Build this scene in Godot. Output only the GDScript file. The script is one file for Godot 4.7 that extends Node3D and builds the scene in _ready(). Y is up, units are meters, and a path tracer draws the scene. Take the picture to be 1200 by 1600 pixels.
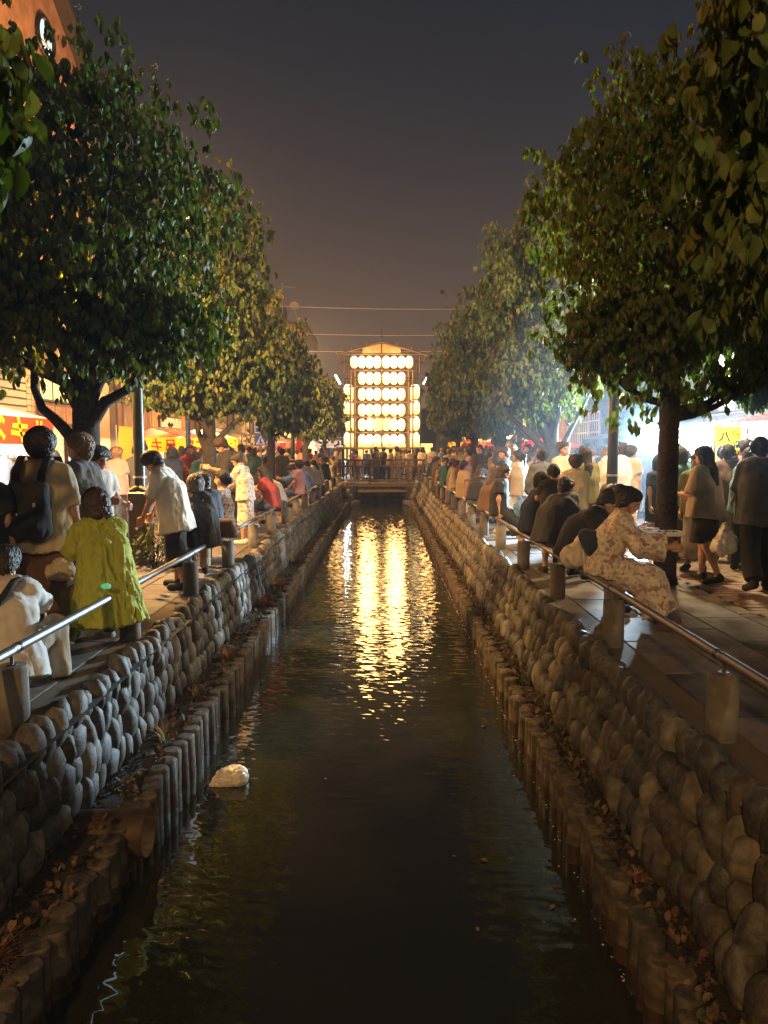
extends Node3D
# A summer-festival night: a narrow stone-walled canal between two tree-lined streets, with a tower of lit paper lanterns on the bridge at its end.

var M := {}
var T := {}
var rng := RandomNumberGenerator.new()
var wob := FastNoiseLite.new()
var cache := {}
var used := {}
const WATER := -1.05
const LEDGE := -0.70

func _ready():
	# ---- camera, sky, exposure
	var cam := Camera3D.new()
	cam.name = "camera"
	cam.position = Vector3(0, 1.65, 0)
	cam.rotation_degrees = Vector3(-4.85, 0.0, 0)
	cam.fov = 69.4
	cam.near = 0.05
	cam.far = 600.0
	cam.current = true
	add_child(cam)
	var sky_mat := ProceduralSkyMaterial.new()
	sky_mat.sky_top_color = Color(0.088, 0.132, 0.18)
	sky_mat.sky_horizon_color = Color(0.60, 0.46, 0.35)
	sky_mat.sky_curve = 0.11
	sky_mat.ground_bottom_color = Color(0.04, 0.04, 0.04)
	sky_mat.ground_horizon_color = Color(0.12, 0.1, 0.09)
	sky_mat.sun_angle_max = 1.0
	var sky := Sky.new()
	sky.sky_material = sky_mat
	var env := Environment.new()
	env.background_mode = Environment.BG_SKY
	env.sky = sky
	env.background_energy_multiplier = 0.185
	env.tonemap_mode = Environment.TONE_MAPPER_LINEAR
	env.tonemap_exposure = 4.8
	env.sdfgi_enabled = true
	env.ssao_enabled = true
	env.ssil_enabled = true
	env.volumetric_fog_enabled = true
	env.volumetric_fog_density = 0.0
	env.fog_enabled = true
	env.fog_density = 0.0017
	env.fog_light_color = Color(0.80, 0.88, 1.0)
	var we := WorldEnvironment.new()
	we.name = "world_environment"
	we.environment = env
	add_child(we)

	rng.seed = 71
	wob.seed = 5
	wob.noise_type = FastNoiseLite.TYPE_SIMPLEX_SMOOTH
	wob.frequency = 1.0
	make_materials()
	build_ground()
	build_water()
	build_walls()
	build_bridge()
	build_tower()
	build_buildings()
	build_trees()
	build_lamp_posts()
	build_rails()
	build_stalls()
	build_signs()
	build_small_things()
	build_near_people()
	build_crowd()

# ------------------------------------------------------------------ naming and placing
func numbered(called: String) -> String:
	if not used.has(called):
		used[called] = 0
		return called
	used[called] += 1
	return "%s_%03d" % [called, used[called]]

func tag(o: Node3D, label: String, category: String, group := "", kind := "") -> Node3D:
	if label != "": o.set_meta("label", label)
	if category != "": o.set_meta("category", category)
	if group != "": o.set_meta("group", group)
	if kind != "": o.set_meta("kind", kind)
	return o

func thing(called: String, label: String, category: String, at := Vector3.ZERO, turn := 0.0, group := "") -> Node3D:
	var o := Node3D.new()
	o.name = numbered(called)
	add_child(o)
	o.position = at
	o.rotation.y = turn
	tag(o, label, category, group)
	return o

func mi(called: String, mesh: Mesh, mat: Material, parent: Node = null) -> MeshInstance3D:
	var o := MeshInstance3D.new()
	o.mesh = mesh
	if mat: o.material_override = mat
	if parent == null:
		o.name = numbered(called)
		add_child(o)
	else:
		o.name = called
		parent.add_child(o, true)
	return o

func put(called: String, st: SurfaceTool, mat: Material, parent: Node = null) -> MeshInstance3D:
	return mi(called, done(st), mat, parent)

func struct(o: Node3D) -> Node3D:
	o.set_meta("kind", "structure")
	return o

func stuff(o: Node3D) -> Node3D:
	o.set_meta("kind", "stuff")
	return o

# ------------------------------------------------------------------ shapes
func start(smooth := false) -> SurfaceTool:
	var st := SurfaceTool.new()
	st.begin(Mesh.PRIMITIVE_TRIANGLES)
	st.set_smooth_group(0 if smooth else -1)
	return st

func done(st: SurfaceTool) -> ArrayMesh:
	st.generate_normals()
	return st.commit()

func tri(st: SurfaceTool, a: Vector3, b: Vector3, c: Vector3):
	st.add_vertex(a); st.add_vertex(c); st.add_vertex(b)

func quad(st: SurfaceTool, a: Vector3, b: Vector3, c: Vector3, d: Vector3):
	# a b c d counter-clockwise seen from outside
	st.set_uv(Vector2(0, 1)); st.add_vertex(a)
	st.set_uv(Vector2(1, 0)); st.add_vertex(c)
	st.set_uv(Vector2(1, 1)); st.add_vertex(b)
	st.set_uv(Vector2(0, 1)); st.add_vertex(a)
	st.set_uv(Vector2(0, 0)); st.add_vertex(d)
	st.set_uv(Vector2(1, 0)); st.add_vertex(c)

func bx(st: SurfaceTool, c: Vector3, s: Vector3, bevel := 0.0, basis := Basis()):
	# a box, its edges chamfered by bevel
	var h := s * 0.5
	var b: float = minf(bevel, minf(h.x, minf(h.y, h.z)) * 0.9)
	var p := func(x: float, y: float, z: float, k: int) -> Vector3:
		var v := Vector3(x * h.x, y * h.y, z * h.z)
		if k != 0: v.x -= x * b
		if k != 1: v.y -= y * b
		if k != 2: v.z -= z * b
		return c + basis * v
	if b <= 0.0:
		p = func(x: float, y: float, z: float, _k: int) -> Vector3:
			return c + basis * Vector3(x * h.x, y * h.y, z * h.z)
	for q: float in [-1.0, 1.0]:
		var f := func(a: Vector3, e: Vector3, g: Vector3, i: Vector3):
			if q > 0: quad(st, a, e, g, i)
			else: quad(st, i, g, e, a)
		f.call(p.call(q, -1, 1, 0), p.call(q, -1, -1, 0), p.call(q, 1, -1, 0), p.call(q, 1, 1, 0))
		f.call(p.call(-1, q, 1, 1), p.call(1, q, 1, 1), p.call(1, q, -1, 1), p.call(-1, q, -1, 1))
		f.call(p.call(-1, -1, q, 2), p.call(1, -1, q, 2), p.call(1, 1, q, 2), p.call(-1, 1, q, 2))
	if b <= 0.0: return
	for u: float in [-1.0, 1.0]:
		for v: float in [-1.0, 1.0]:
			var w: bool = u * v > 0
			var e := func(a: Vector3, d: Vector3, g: Vector3, i: Vector3):
				if w: quad(st, a, d, g, i)
				else: quad(st, i, g, d, a)
			e.call(p.call(u, v, 1, 0), p.call(u, v, -1, 0), p.call(u, v, -1, 1), p.call(u, v, 1, 1))
			e.call(p.call(1, u, v, 1), p.call(-1, u, v, 1), p.call(-1, u, v, 2), p.call(1, u, v, 2))
			e.call(p.call(v, 1, u, 2), p.call(v, -1, u, 2), p.call(v, -1, u, 0), p.call(v, 1, u, 0))
			for x: float in [-1.0, 1.0]:
				var a1: Vector3 = p.call(x, u, v, 0)
				var b1: Vector3 = p.call(x, u, v, 1)
				var c1: Vector3 = p.call(x, u, v, 2)
				if x * u * v > 0: tri(st, a1, b1, c1)
				else: tri(st, a1, c1, b1)

func tube(st: SurfaceTool, pts: Array, rad: Array, sides := 8, caps := true):
	# a tube through pts with a radius at each
	var rings := []
	var side := Vector3.RIGHT
	for i in pts.size():
		var d: Vector3 = (pts[mini(i + 1, pts.size() - 1)] - pts[maxi(i - 1, 0)]).normalized()
		if absf(d.dot(side)) > 0.95: side = Vector3.FORWARD if absf(d.z) < 0.9 else Vector3.UP
		var u := (side - d * side.dot(d)).normalized()
		side = u
		var w := d.cross(u)
		var ring := []
		for k in sides:
			var a := TAU * k / sides
			ring.append(pts[i] + (u * cos(a) + w * sin(a)) * rad[mini(i, rad.size() - 1)])
		rings.append(ring)
	for i in rings.size() - 1:
		for k in sides:
			var n := (k + 1) % sides
			quad(st, rings[i][k], rings[i][n], rings[i + 1][n], rings[i + 1][k])
	if caps:
		st.set_smooth_group(-1)
		for k in range(1, sides - 1):
			tri(st, rings[0][0], rings[0][k + 1], rings[0][k])
			tri(st, rings[-1][0], rings[-1][k], rings[-1][k + 1])
		st.set_smooth_group(0)

func lathe(st: SurfaceTool, prof: Array, at := Vector3.ZERO, sides := 12, basis := Basis()):
	# profile of Vector2(radius, height), from the bottom up
	for i in prof.size() - 1:
		for k in sides:
			var a := TAU * k / sides
			var b := TAU * (k + 1) / sides
			var p0 := at + basis * Vector3(prof[i].x * cos(a), prof[i].y, prof[i].x * sin(a))
			var p1 := at + basis * Vector3(prof[i].x * cos(b), prof[i].y, prof[i].x * sin(b))
			var p2 := at + basis * Vector3(prof[i + 1].x * cos(b), prof[i + 1].y, prof[i + 1].x * sin(b))
			var p3 := at + basis * Vector3(prof[i + 1].x * cos(a), prof[i + 1].y, prof[i + 1].x * sin(a))
			var v0 := float(i) / (prof.size() - 1)
			var v1 := float(i + 1) / (prof.size() - 1)
			for pv in [[p0, v0], [p1, v0], [p2, v1], [p0, v0], [p2, v1], [p3, v1]]:
				st.set_uv(Vector2(float(k) / sides, 1.0 - pv[1]))
				st.add_vertex(pv[0])

# strokes of a written character on a 10 x 10 grid (x right, y down), as flat bars standing a little off their board
const GLYPH := {
	"ha": "42 36 18;61 74 98", "i": "80 53 16;54 59", "po": "14 84;41 49 38;24 08;64 88;81 92 83 72 81",
	"kyo": "11 81 84 14;11 15 09;34 94;64 66;46 86 89 49 46", "sake": "01 12;04 15;09 27;31 91;33 93 99 39 33;51 54 45;71 75;37 97;36 96",
	"ya": "11 81 84 14;11 15 09;25 95;55 36 86;37 87;56 59;19 99", "ko": "20 80;50 53;13 93;33 42;73 62;14 94;16 96;54 59", "te": "12 92 63 45 47 69 89",
	"katsu": "01 12;04 15;09 27;81 42;34 94;62 66;46 86 89 49 46", "nushi": "50 61;13 93;25 85;09 99;53 59",
	"ta": "30 08;32 82 39;35 67", "ko2": "12 82 88;18 88", "so": "11 33;81 73 39", "ba": "31 35 08;61 65 98;80 91;60 71", "su": "11 81 09;55 99", "bar": "05 95", "ki": "13 93;06 97;40 69", "hi": "11 19 99;14 93", "ru": "21 26 08;51 59 95",
}
func write(st: SurfaceTool, ch: String, o: Vector3, right: Vector3, down: Vector3, size: Vector2, w := 0.9, deep := 0.004):
	var n := right.cross(-down).normalized()
	for stroke in GLYPH[ch].split(";"):
		var pts := []
		for p in stroke.split(" "):
			if p.length() < 2: continue
			pts.append(o + right * (float(p.substr(0, 1)) / 10.0 * size.x) + down * (float(p.substr(1, 1)) / 10.0 * size.y))
		for i in pts.size() - 1:
			var d: Vector3 = pts[i + 1] - pts[i]
			if d.length() < 1e-5: continue
			var l := d.length()
			d /= l
			var s := d.cross(n)
			bx(st, (pts[i] + pts[i + 1]) * 0.5 + n * deep * 0.5, Vector3(l + w * 0.1 * size.x, w * 0.1 * size.x, deep), 0.0, Basis(d, -s, n))

# ------------------------------------------------------------------ a closed surface round tapered capsules (surface nets)
# prim: [a, b, radius at a, radius at b, flat end at b]
func net(prims: Array, cell: float, k: float) -> Array:
	var lo := Vector3(1e9, 1e9, 1e9)
	var hi := -lo
	for p in prims:
		var r: float = maxf(p[2], p[3])
		for e in [p[0], p[1]]:
			lo = lo.min(e - Vector3(r, r, r))
			hi = hi.max(e + Vector3(r, r, r))
	var pad := 2.2 * cell + 0.6 / k
	lo -= Vector3(pad, pad, pad)
	hi += Vector3(pad, pad, pad)
	var nx := int((hi.x - lo.x) / cell) + 2
	var ny := int((hi.y - lo.y) / cell) + 2
	var nz := int((hi.z - lo.z) / cell) + 2
	var sy := nx
	var sz := nx * ny
	var acc := PackedFloat32Array()
	acc.resize(nx * ny * nz)
	var lim := 4.0 / k + cell
	for p in prims:
		var a: Vector3 = p[0]
		var ab: Vector3 = p[1] - a
		var ra: float = p[2]
		var dr: float = p[3] - ra
		var flat: bool = p.size() > 4 and p[4]
		var ll := maxf(ab.length(), 1e-5)
		var inv := 1.0 / (ll * ll)
		var reach := maxf(ra, ra + dr) + lim
		var l3: Vector3 = (a.min(p[1]) - Vector3(reach, reach, reach) - lo) / cell
		var h3: Vector3 = (a.max(p[1]) + Vector3(reach, reach, reach) - lo) / cell
		var x0 := maxi(0, int(l3.x))
		var x1 := mini(nx - 1, int(h3.x) + 1)
		var y0 := maxi(0, int(l3.y))
		var y1 := mini(ny - 1, int(h3.y) + 1)
		for z in range(maxi(0, int(l3.z)), mini(nz - 1, int(h3.z) + 1) + 1):
			for y in range(y0, y1 + 1):
				var q := Vector3(lo.x + x0 * cell, lo.y + y * cell, lo.z + z * cell) - a
				var at := z * sz + y * sy + x0
				for x in range(x0, x1 + 1):
					var t := q.dot(ab) * inv
					var d: float
					if flat and t > 1.0:
						d = maxf((q - ab * t).length() - ra - dr, (t - 1.0) * ll)
					else:
						t = clampf(t, 0.0, 1.0)
						d = (q - ab * t).length() - ra - dr * t
						if flat: d = maxf(d, (q.dot(ab) * inv - 1.0) * ll)
					if d < lim: acc[at] += exp(-k * d)
					q.x += cell
					at += 1
	for i in acc.size():
		acc[i] = clampf(log(acc[i]) / k, -0.06, 0.06) if acc[i] > 1e-6 else -0.06
	var vid := PackedInt32Array()
	vid.resize(acc.size())
	var verts := PackedVector3Array()
	var norms := PackedVector3Array()
	var idx := PackedInt32Array()
	for z in nz - 1:
		for y in ny - 1:
			var at := z * sz + y * sy
			for x in nx - 1:
				var a0 := acc[at]
				var a1 := acc[at + 1]
				var a2 := acc[at + sy]
				var a3 := acc[at + sy + 1]
				var a4 := acc[at + sz]
				var a5 := acc[at + sz + 1]
				var a6 := acc[at + sz + sy]
				var a7 := acc[at + sz + sy + 1]
				var lowest := minf(minf(minf(a0, a1), minf(a2, a3)), minf(minf(a4, a5), minf(a6, a7)))
				var highest := maxf(maxf(maxf(a0, a1), maxf(a2, a3)), maxf(maxf(a4, a5), maxf(a6, a7)))
				if lowest < 0.0 and highest >= 0.0:
					var s := Vector3.ZERO
					var n := 0
					if (a0 < 0.0) != (a1 < 0.0): s += Vector3(a0 / (a0 - a1), 0, 0); n += 1
					if (a2 < 0.0) != (a3 < 0.0): s += Vector3(a2 / (a2 - a3), 1, 0); n += 1
					if (a4 < 0.0) != (a5 < 0.0): s += Vector3(a4 / (a4 - a5), 0, 1); n += 1
					if (a6 < 0.0) != (a7 < 0.0): s += Vector3(a6 / (a6 - a7), 1, 1); n += 1
					if (a0 < 0.0) != (a2 < 0.0): s += Vector3(0, a0 / (a0 - a2), 0); n += 1
					if (a1 < 0.0) != (a3 < 0.0): s += Vector3(1, a1 / (a1 - a3), 0); n += 1
					if (a4 < 0.0) != (a6 < 0.0): s += Vector3(0, a4 / (a4 - a6), 1); n += 1
					if (a5 < 0.0) != (a7 < 0.0): s += Vector3(1, a5 / (a5 - a7), 1); n += 1
					if (a0 < 0.0) != (a4 < 0.0): s += Vector3(0, 0, a0 / (a0 - a4)); n += 1
					if (a1 < 0.0) != (a5 < 0.0): s += Vector3(1, 0, a1 / (a1 - a5)); n += 1
					if (a2 < 0.0) != (a6 < 0.0): s += Vector3(0, 1, a2 / (a2 - a6)); n += 1
					if (a3 < 0.0) != (a7 < 0.0): s += Vector3(1, 1, a3 / (a3 - a7)); n += 1
					vid[at] = verts.size()
					verts.append(lo + (Vector3(x, y, z) + s / n) * cell)
					norms.append(-Vector3(a1 + a3 + a5 + a7 - a0 - a2 - a4 - a6, a2 + a3 + a6 + a7 - a0 - a1 - a4 - a5, a4 + a5 + a6 + a7 - a0 - a1 - a2 - a3).normalized())
					if x > 0 and y > 0 and z > 0:
						if (a0 < 0.0) != (a1 < 0.0): _face(idx, vid[at], vid[at - sy], vid[at - sy - sz], vid[at - sz], a0 < 0.0)
						if (a0 < 0.0) != (a2 < 0.0): _face(idx, vid[at], vid[at - sz], vid[at - sz - 1], vid[at - 1], a0 < 0.0)
						if (a0 < 0.0) != (a4 < 0.0): _face(idx, vid[at], vid[at - 1], vid[at - 1 - sy], vid[at - sy], a0 < 0.0)
				at += 1
	return [verts, norms, idx]

func _face(idx: PackedInt32Array, a: int, b: int, c: int, d: int, flip: bool):
	if flip: idx.append_array(PackedInt32Array([a, b, c, a, c, d]))
	else: idx.append_array(PackedInt32Array([a, c, b, a, d, c]))

func folds(arr: Array, amount: float, scale: Vector3, off := Vector3.ZERO):
	var v: PackedVector3Array = arr[0]
	var n: PackedVector3Array = arr[1]
	for i in v.size():
		var p := v[i] * scale + off
		var e := 0.15
		var h := wob.get_noise_3dv(p)
		var g := Vector3(wob.get_noise_3d(p.x + e, p.y, p.z) - h, wob.get_noise_3d(p.x, p.y + e, p.z) - h, wob.get_noise_3d(p.x, p.y, p.z + e) - h) / e * scale
		v[i] += n[i] * h * amount
		g -= n[i] * g.dot(n[i])
		n[i] = (n[i] - g * amount).normalized()
	arr[0] = v
	arr[1] = n

func moved(arr: Array, t: Transform3D) -> Array:
	var v: PackedVector3Array = arr[0].duplicate()
	var n: PackedVector3Array = arr[1].duplicate()
	var ix: PackedInt32Array = arr[2]
	for i in v.size():
		v[i] = t * v[i]
		n[i] = (t.basis * n[i]).normalized()
	if t.basis.determinant() < 0:
		ix = ix.duplicate()
		for i in range(0, ix.size(), 3):
			var s := ix[i]
			ix[i] = ix[i + 1]
			ix[i + 1] = s
	return [v, n, ix]

func joined(list: Array) -> Array:
	var v := PackedVector3Array()
	var n := PackedVector3Array()
	var ix := PackedInt32Array()
	for a in list:
		var base := v.size()
		v.append_array(a[0])
		n.append_array(a[1])
		for i in a[2]: ix.append(i + base)
	return [v, n, ix]

func surface_of(am: ArrayMesh, arr: Array):
	var s := []
	s.resize(Mesh.ARRAY_MAX)
	s[Mesh.ARRAY_VERTEX] = arr[0]
	s[Mesh.ARRAY_NORMAL] = arr[1]
	s[Mesh.ARRAY_INDEX] = arr[2]
	am.add_surface_from_arrays(Mesh.PRIMITIVE_TRIANGLES, s)

func mesh_of(arr: Array) -> ArrayMesh:
	var am := ArrayMesh.new()
	surface_of(am, arr)
	return am

# ------------------------------------------------------------------ materials (base colours are linear values)
func lin(r: float, g: float, b: float) -> Color:
	return Color(r, g, b).linear_to_srgb()

func noise_tex(freq: float, lo: float, hi: float, seed_: int, octaves := 4, kind := FastNoiseLite.TYPE_SIMPLEX_SMOOTH, size := 512) -> NoiseTexture2D:
	var n := FastNoiseLite.new()
	n.seed = seed_
	n.noise_type = kind
	n.frequency = freq
	n.fractal_octaves = octaves
	var t := NoiseTexture2D.new()
	t.width = size
	t.height = size
	t.seamless = true
	t.noise = n
	var g := Gradient.new()
	g.set_color(0, Color(lo, lo, lo))
	g.set_color(1, Color(hi, hi, hi))
	t.color_ramp = g
	return t

func plain(c: Color, rough := 0.8, metal := 0.0) -> StandardMaterial3D:
	var m := StandardMaterial3D.new()
	m.albedo_color = c
	m.roughness = rough
	m.metallic = metal
	return m

func worn(c: Color, rough: float, tex: String, scale: float, bump := 0.0, bump_tex := "grain", bump_scale := 0.0) -> StandardMaterial3D:
	var m := plain(c, rough)
	m.albedo_texture = T[tex]
	m.uv1_triplanar = true
	m.uv1_world_triplanar = true
	m.uv1_scale = Vector3(scale, scale, scale)
	if bump > 0.0:
		m.heightmap_enabled = true
		m.heightmap_scale = bump
		m.heightmap_texture = T[bump_tex]
	return m

func glow(c: Color, energy: float) -> StandardMaterial3D:
	var m := plain(Color(0.5, 0.5, 0.5), 0.6)
	m.emission_enabled = true
	m.emission = c
	m.emission_energy_multiplier = energy
	return m

func cloth(c: Color, rough := 0.9) -> StandardMaterial3D:
	var m := worn(c, rough, "soft", 1.5, 0.12, "weave")
	m.rim_enabled = true
	m.rim = 0.25
	return m

func omni(at: Vector3, c: Color, energy: float, size := 0.1, parent: Node = null):
	var l := OmniLight3D.new()
	l.name = "lamp_light"
	l.light_color = c
	l.light_energy = energy
	l.light_size = size
	l.omni_range = 60.0
	l.omni_attenuation = 2.0
	l.shadow_enabled = true
	l.position = at
	if parent: parent.add_child(l, true)
	else: add_child(l, true)

func make_materials():
	T.mottle = noise_tex(0.012, 0.72, 1.0, 3)
	T.speck = noise_tex(0.02, 0.35, 1.0, 21, 5)
	T.soft = noise_tex(0.01, 0.88, 1.0, 6)
	T.grain = noise_tex(0.09, 0.55, 1.0, 4, 3)
	T.stain = noise_tex(0.006, 0.45, 1.0, 9, 5)
	T.weave = noise_tex(0.12, 0.4, 1.0, 12, 2)
	T.bark = noise_tex(0.03, 0.4, 1.0, 17, 4, FastNoiseLite.TYPE_CELLULAR)
	# yukata print: scattered blotches
	var n := FastNoiseLite.new()
	n.seed = 31
	n.frequency = 0.022
	n.fractal_octaves = 2
	var g := Gradient.new()
	g.interpolation_mode = Gradient.GRADIENT_INTERPOLATE_CONSTANT
	g.offsets = PackedFloat32Array([0.0, 0.34, 0.385, 0.66])
	g.colors = PackedColorArray([Color(0.56, 0.42, 0.40), Color(0.74, 0.67, 0.6), Color(0.84, 0.79, 0.72), Color(0.68, 0.64, 0.6)])
	T.print = NoiseTexture2D.new()
	T.print.noise = n
	T.print.color_ramp = g
	T.print.seamless = true
	var g2: Gradient = g.duplicate()
	g2.colors = PackedColorArray([Color(0.2, 0.12, 0.12), Color(0.28, 0.18, 0.18), Color(0.86, 0.78, 0.74), Color(0.75, 0.66, 0.62)])
	T.blot = NoiseTexture2D.new()
	T.blot.noise = n
	T.blot.color_ramp = g2
	T.blot.seamless = true

	M.stone_a = worn(lin(0.19, 0.17, 0.14), 0.66, "speck", 1.3, 0.9, "grain")
	M.stone_b = worn(lin(0.11, 0.108, 0.104), 0.6, "speck", 1.7, 0.8, "grain")
	M.stone_c = worn(lin(0.31, 0.27, 0.21), 0.7, "stain", 2.2, 0.9, "grain")
	M.stone_d = worn(lin(0.15, 0.115, 0.09), 0.6, "speck", 2.0, 0.9, "grain")
	M.mortar = worn(lin(0.10, 0.085, 0.06), 0.95, "stain", 1.3, 1.5)
	M.log_a = worn(lin(0.15, 0.125, 0.10), 0.85, "stain", 2.0, 0.7)
	M.log_b = worn(lin(0.21, 0.165, 0.115), 0.85, "stain", 2.6, 0.7)
	M.log_wet = worn(lin(0.12, 0.07, 0.04), 0.5, "stain", 2.0, 0.5)
	M.soil = worn(lin(0.06, 0.045, 0.03), 0.95, "grain", 1.5, 2.5)
	M.gravel = worn(lin(0.19, 0.145, 0.09), 0.95, "grain", 3.5, 1.2)
	M.slab = worn(lin(0.17, 0.15, 0.125), 0.8, "mottle", 0.7, 0.25)
	M.slab_b = worn(lin(0.145, 0.13, 0.11), 0.8, "stain", 0.5, 0.25)
	M.kerb = worn(lin(0.27, 0.24, 0.19), 0.85, "stain", 0.6, 0.3)
	M.paver = worn(lin(0.26, 0.18, 0.11), 0.8, "mottle", 0.8, 0.3)
	M.paver.vertex_color_use_as_albedo = true
	M.joint = worn(lin(0.09, 0.065, 0.04), 0.95, "grain", 1.0)
	M.asphalt = worn(lin(0.055, 0.05, 0.045), 0.9, "grain", 1.2, 0.4)
	M.concrete = worn(lin(0.28, 0.26, 0.23), 0.85, "stain", 0.9, 0.5)
	M.concrete_dark = worn(lin(0.16, 0.14, 0.12), 0.85, "stain", 0.7, 0.5)
	M.steel = plain(lin(0.22, 0.225, 0.23), 0.5, 1.0)
	M.pole = plain(lin(0.05, 0.055, 0.05), 0.35, 0.6)
	M.pole_box = worn(lin(0.10, 0.09, 0.075), 0.5, "mottle", 1.0)
	M.dark_metal = plain(lin(0.03, 0.03, 0.03), 0.45, 0.5)
	M.white_metal = plain(lin(0.5, 0.48, 0.45), 0.5)
	M.bark = worn(lin(0.075, 0.06, 0.045), 0.95, "bark", 1.6, 1.5, "bark")
	M.wood = worn(lin(0.22, 0.14, 0.075), 0.7, "mottle", 1.2, 0.3)
	M.wood_dark = worn(lin(0.13, 0.08, 0.045), 0.75, "mottle", 1.2, 0.4)
	M.ply = worn(lin(0.45, 0.38, 0.26), 0.7, "mottle", 0.8)
	M.pipe = worn(lin(0.11, 0.06, 0.04), 0.6, "stain", 2.0)
	M.pipe_in = worn(lin(0.42, 0.25, 0.12), 0.7, "stain", 2.0)
	M.plastic = plain(lin(0.7, 0.62, 0.5), 0.35)
	M.plastic.backlight_enabled = true
	M.plastic.backlight = Color(0.3, 0.28, 0.25)
	for k in 6:
		var leaf := plain(lin([0.07, 0.06, 0.085, 0.095, 0.048, 0.11][k], [0.11, 0.095, 0.12, 0.12, 0.075, 0.105][k], [0.032, 0.03, 0.036, 0.036, 0.024, 0.03][k]), 0.58)
		leaf.backlight_enabled = true
		leaf.backlight = Color(0.25, 0.29, 0.04)
		leaf.metallic_specular = 0.3
		M["leaf%d" % k] = leaf
	M.leaf = plain(lin(0.072, 0.088, 0.026), 0.58)
	M.leaf.metallic_specular = 0.3
	M.leaf.vertex_color_use_as_albedo = true
	M.leaf.albedo_color = Color.WHITE
	M.leaf.backlight_enabled = true
	M.leaf.backlight = Color(0.6, 0.72, 0.12)
	M.dead = plain(Color.WHITE, 0.8)
	M.dead.vertex_color_use_as_albedo = true
	M.dead.backlight_enabled = true
	M.dead.backlight = Color(0.3, 0.25, 0.15)
	M.water = plain(lin(0.02, 0.0195, 0.012), 0.03)
	M.water.metallic_specular = 0.5
	M.skin = plain(lin(0.44, 0.25, 0.165), 0.55)
	M.skin.subsurf_scatter_enabled = true
	M.skin.subsurf_scatter_strength = 0.15
	M.skin_b = plain(lin(0.34, 0.19, 0.12), 0.55)
	M.eye = plain(lin(0.02, 0.015, 0.012), 0.2)
	M.hair_black = plain(lin(0.018, 0.014, 0.011), 0.6)
	M.hair_brown = plain(lin(0.04, 0.023, 0.013), 0.6)
	M.hair_blond = plain(lin(0.13, 0.07, 0.033), 0.6)
	M.c_white = cloth(lin(0.62, 0.59, 0.54))
	M.c_cream = cloth(lin(0.50, 0.42, 0.28))
	M.c_black = cloth(lin(0.022, 0.021, 0.02))
	M.c_grey = cloth(lin(0.12, 0.12, 0.115))
	M.c_navy = cloth(lin(0.03, 0.04, 0.075))
	M.c_olive = cloth(lin(0.16, 0.14, 0.045))
	M.c_red = cloth(lin(0.35, 0.05, 0.035))
	M.c_blue = cloth(lin(0.11, 0.22, 0.42))
	M.c_pink = cloth(lin(0.5, 0.25, 0.25))
	M.c_brown = cloth(lin(0.12, 0.065, 0.035))
	M.c_beige = cloth(lin(0.36, 0.28, 0.18))
	M.c_denim = cloth(lin(0.10, 0.15, 0.23))
	M.c_lime = cloth(lin(0.38, 0.42, 0.055))
	M.c_teal = cloth(lin(0.08, 0.22, 0.2))
	M.c_print = cloth(Color.WHITE)
	M.c_print.albedo_texture = T.print
	M.c_print.uv1_scale = Vector3(1.0, 1.0, 1.0)
	M.c_blot = cloth(Color.WHITE)
	M.c_blot.albedo_texture = T.blot
	M.c_blot.uv1_scale = Vector3(1.5, 1.5, 1.5)
	M.red_canvas = plain(lin(0.55, 0.05, 0.02), 0.7)
	M.red_canvas.backlight_enabled = true
	M.red_canvas.backlight = Color(0.8, 0.2, 0.1)
	M.white_canvas = plain(lin(0.72, 0.70, 0.66), 0.75)
	M.white_canvas.backlight_enabled = true
	M.white_canvas.backlight = Color(0.6, 0.6, 0.6)
	M.yellow_canvas = plain(lin(0.78, 0.58, 0.03), 0.7)
	M.yellow_canvas.backlight_enabled = true
	M.yellow_canvas.backlight = Color(0.8, 0.7, 0.1)
	M.pink_canvas = plain(lin(0.65, 0.12, 0.2), 0.7)
	M.pink_canvas.backlight_enabled = true
	M.pink_canvas.backlight = Color(0.7, 0.3, 0.35)
	M.ink = plain(lin(0.03, 0.025, 0.015), 0.7)
	M.red_ink = plain(lin(0.55, 0.04, 0.03), 0.7)
	M.tube_glow = glow(Color(1.0, 0.97, 0.9), 2.5)
	M.bulb_glow = glow(Color(1.0, 0.88, 0.66), 14.0)
	M.lamp_glow = glow(Color(1.0, 0.82, 0.52), 8.0)
	M.flood_glow = glow(Color(0.82, 0.95, 1.0), 60.0)
	M.sign_glow = glow(Color(0.95, 0.98, 1.0), 1.0)
	M.neon = glow(Color(1.0, 0.35, 0.08), 1.5)
	M.neon_green = glow(Color(0.35, 1.0, 0.75), 2.0)
	M.room_glow = glow(Color(1.0, 0.84, 0.45), 0.4)
	M.pale_glow = glow(Color(0.72, 0.95, 0.92), 0.3)
	M.blue_glow = glow(Color(0.2, 0.45, 1.0), 2.5)
	M.glass = plain(lin(0.05, 0.05, 0.05), 0.1, 0.2)
	# lantern paper: bright over the bulb, yellower and dimmer at the foot
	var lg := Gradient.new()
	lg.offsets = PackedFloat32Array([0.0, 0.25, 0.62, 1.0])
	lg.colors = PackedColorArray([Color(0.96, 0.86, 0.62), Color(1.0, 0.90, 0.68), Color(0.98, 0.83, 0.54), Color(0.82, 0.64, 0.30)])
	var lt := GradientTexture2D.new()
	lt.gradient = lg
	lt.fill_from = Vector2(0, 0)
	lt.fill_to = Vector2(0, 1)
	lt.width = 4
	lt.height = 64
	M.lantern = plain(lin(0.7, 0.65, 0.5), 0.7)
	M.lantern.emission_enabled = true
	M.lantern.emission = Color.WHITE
	M.lantern.emission_operator = BaseMaterial3D.EMISSION_OP_MULTIPLY
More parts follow.
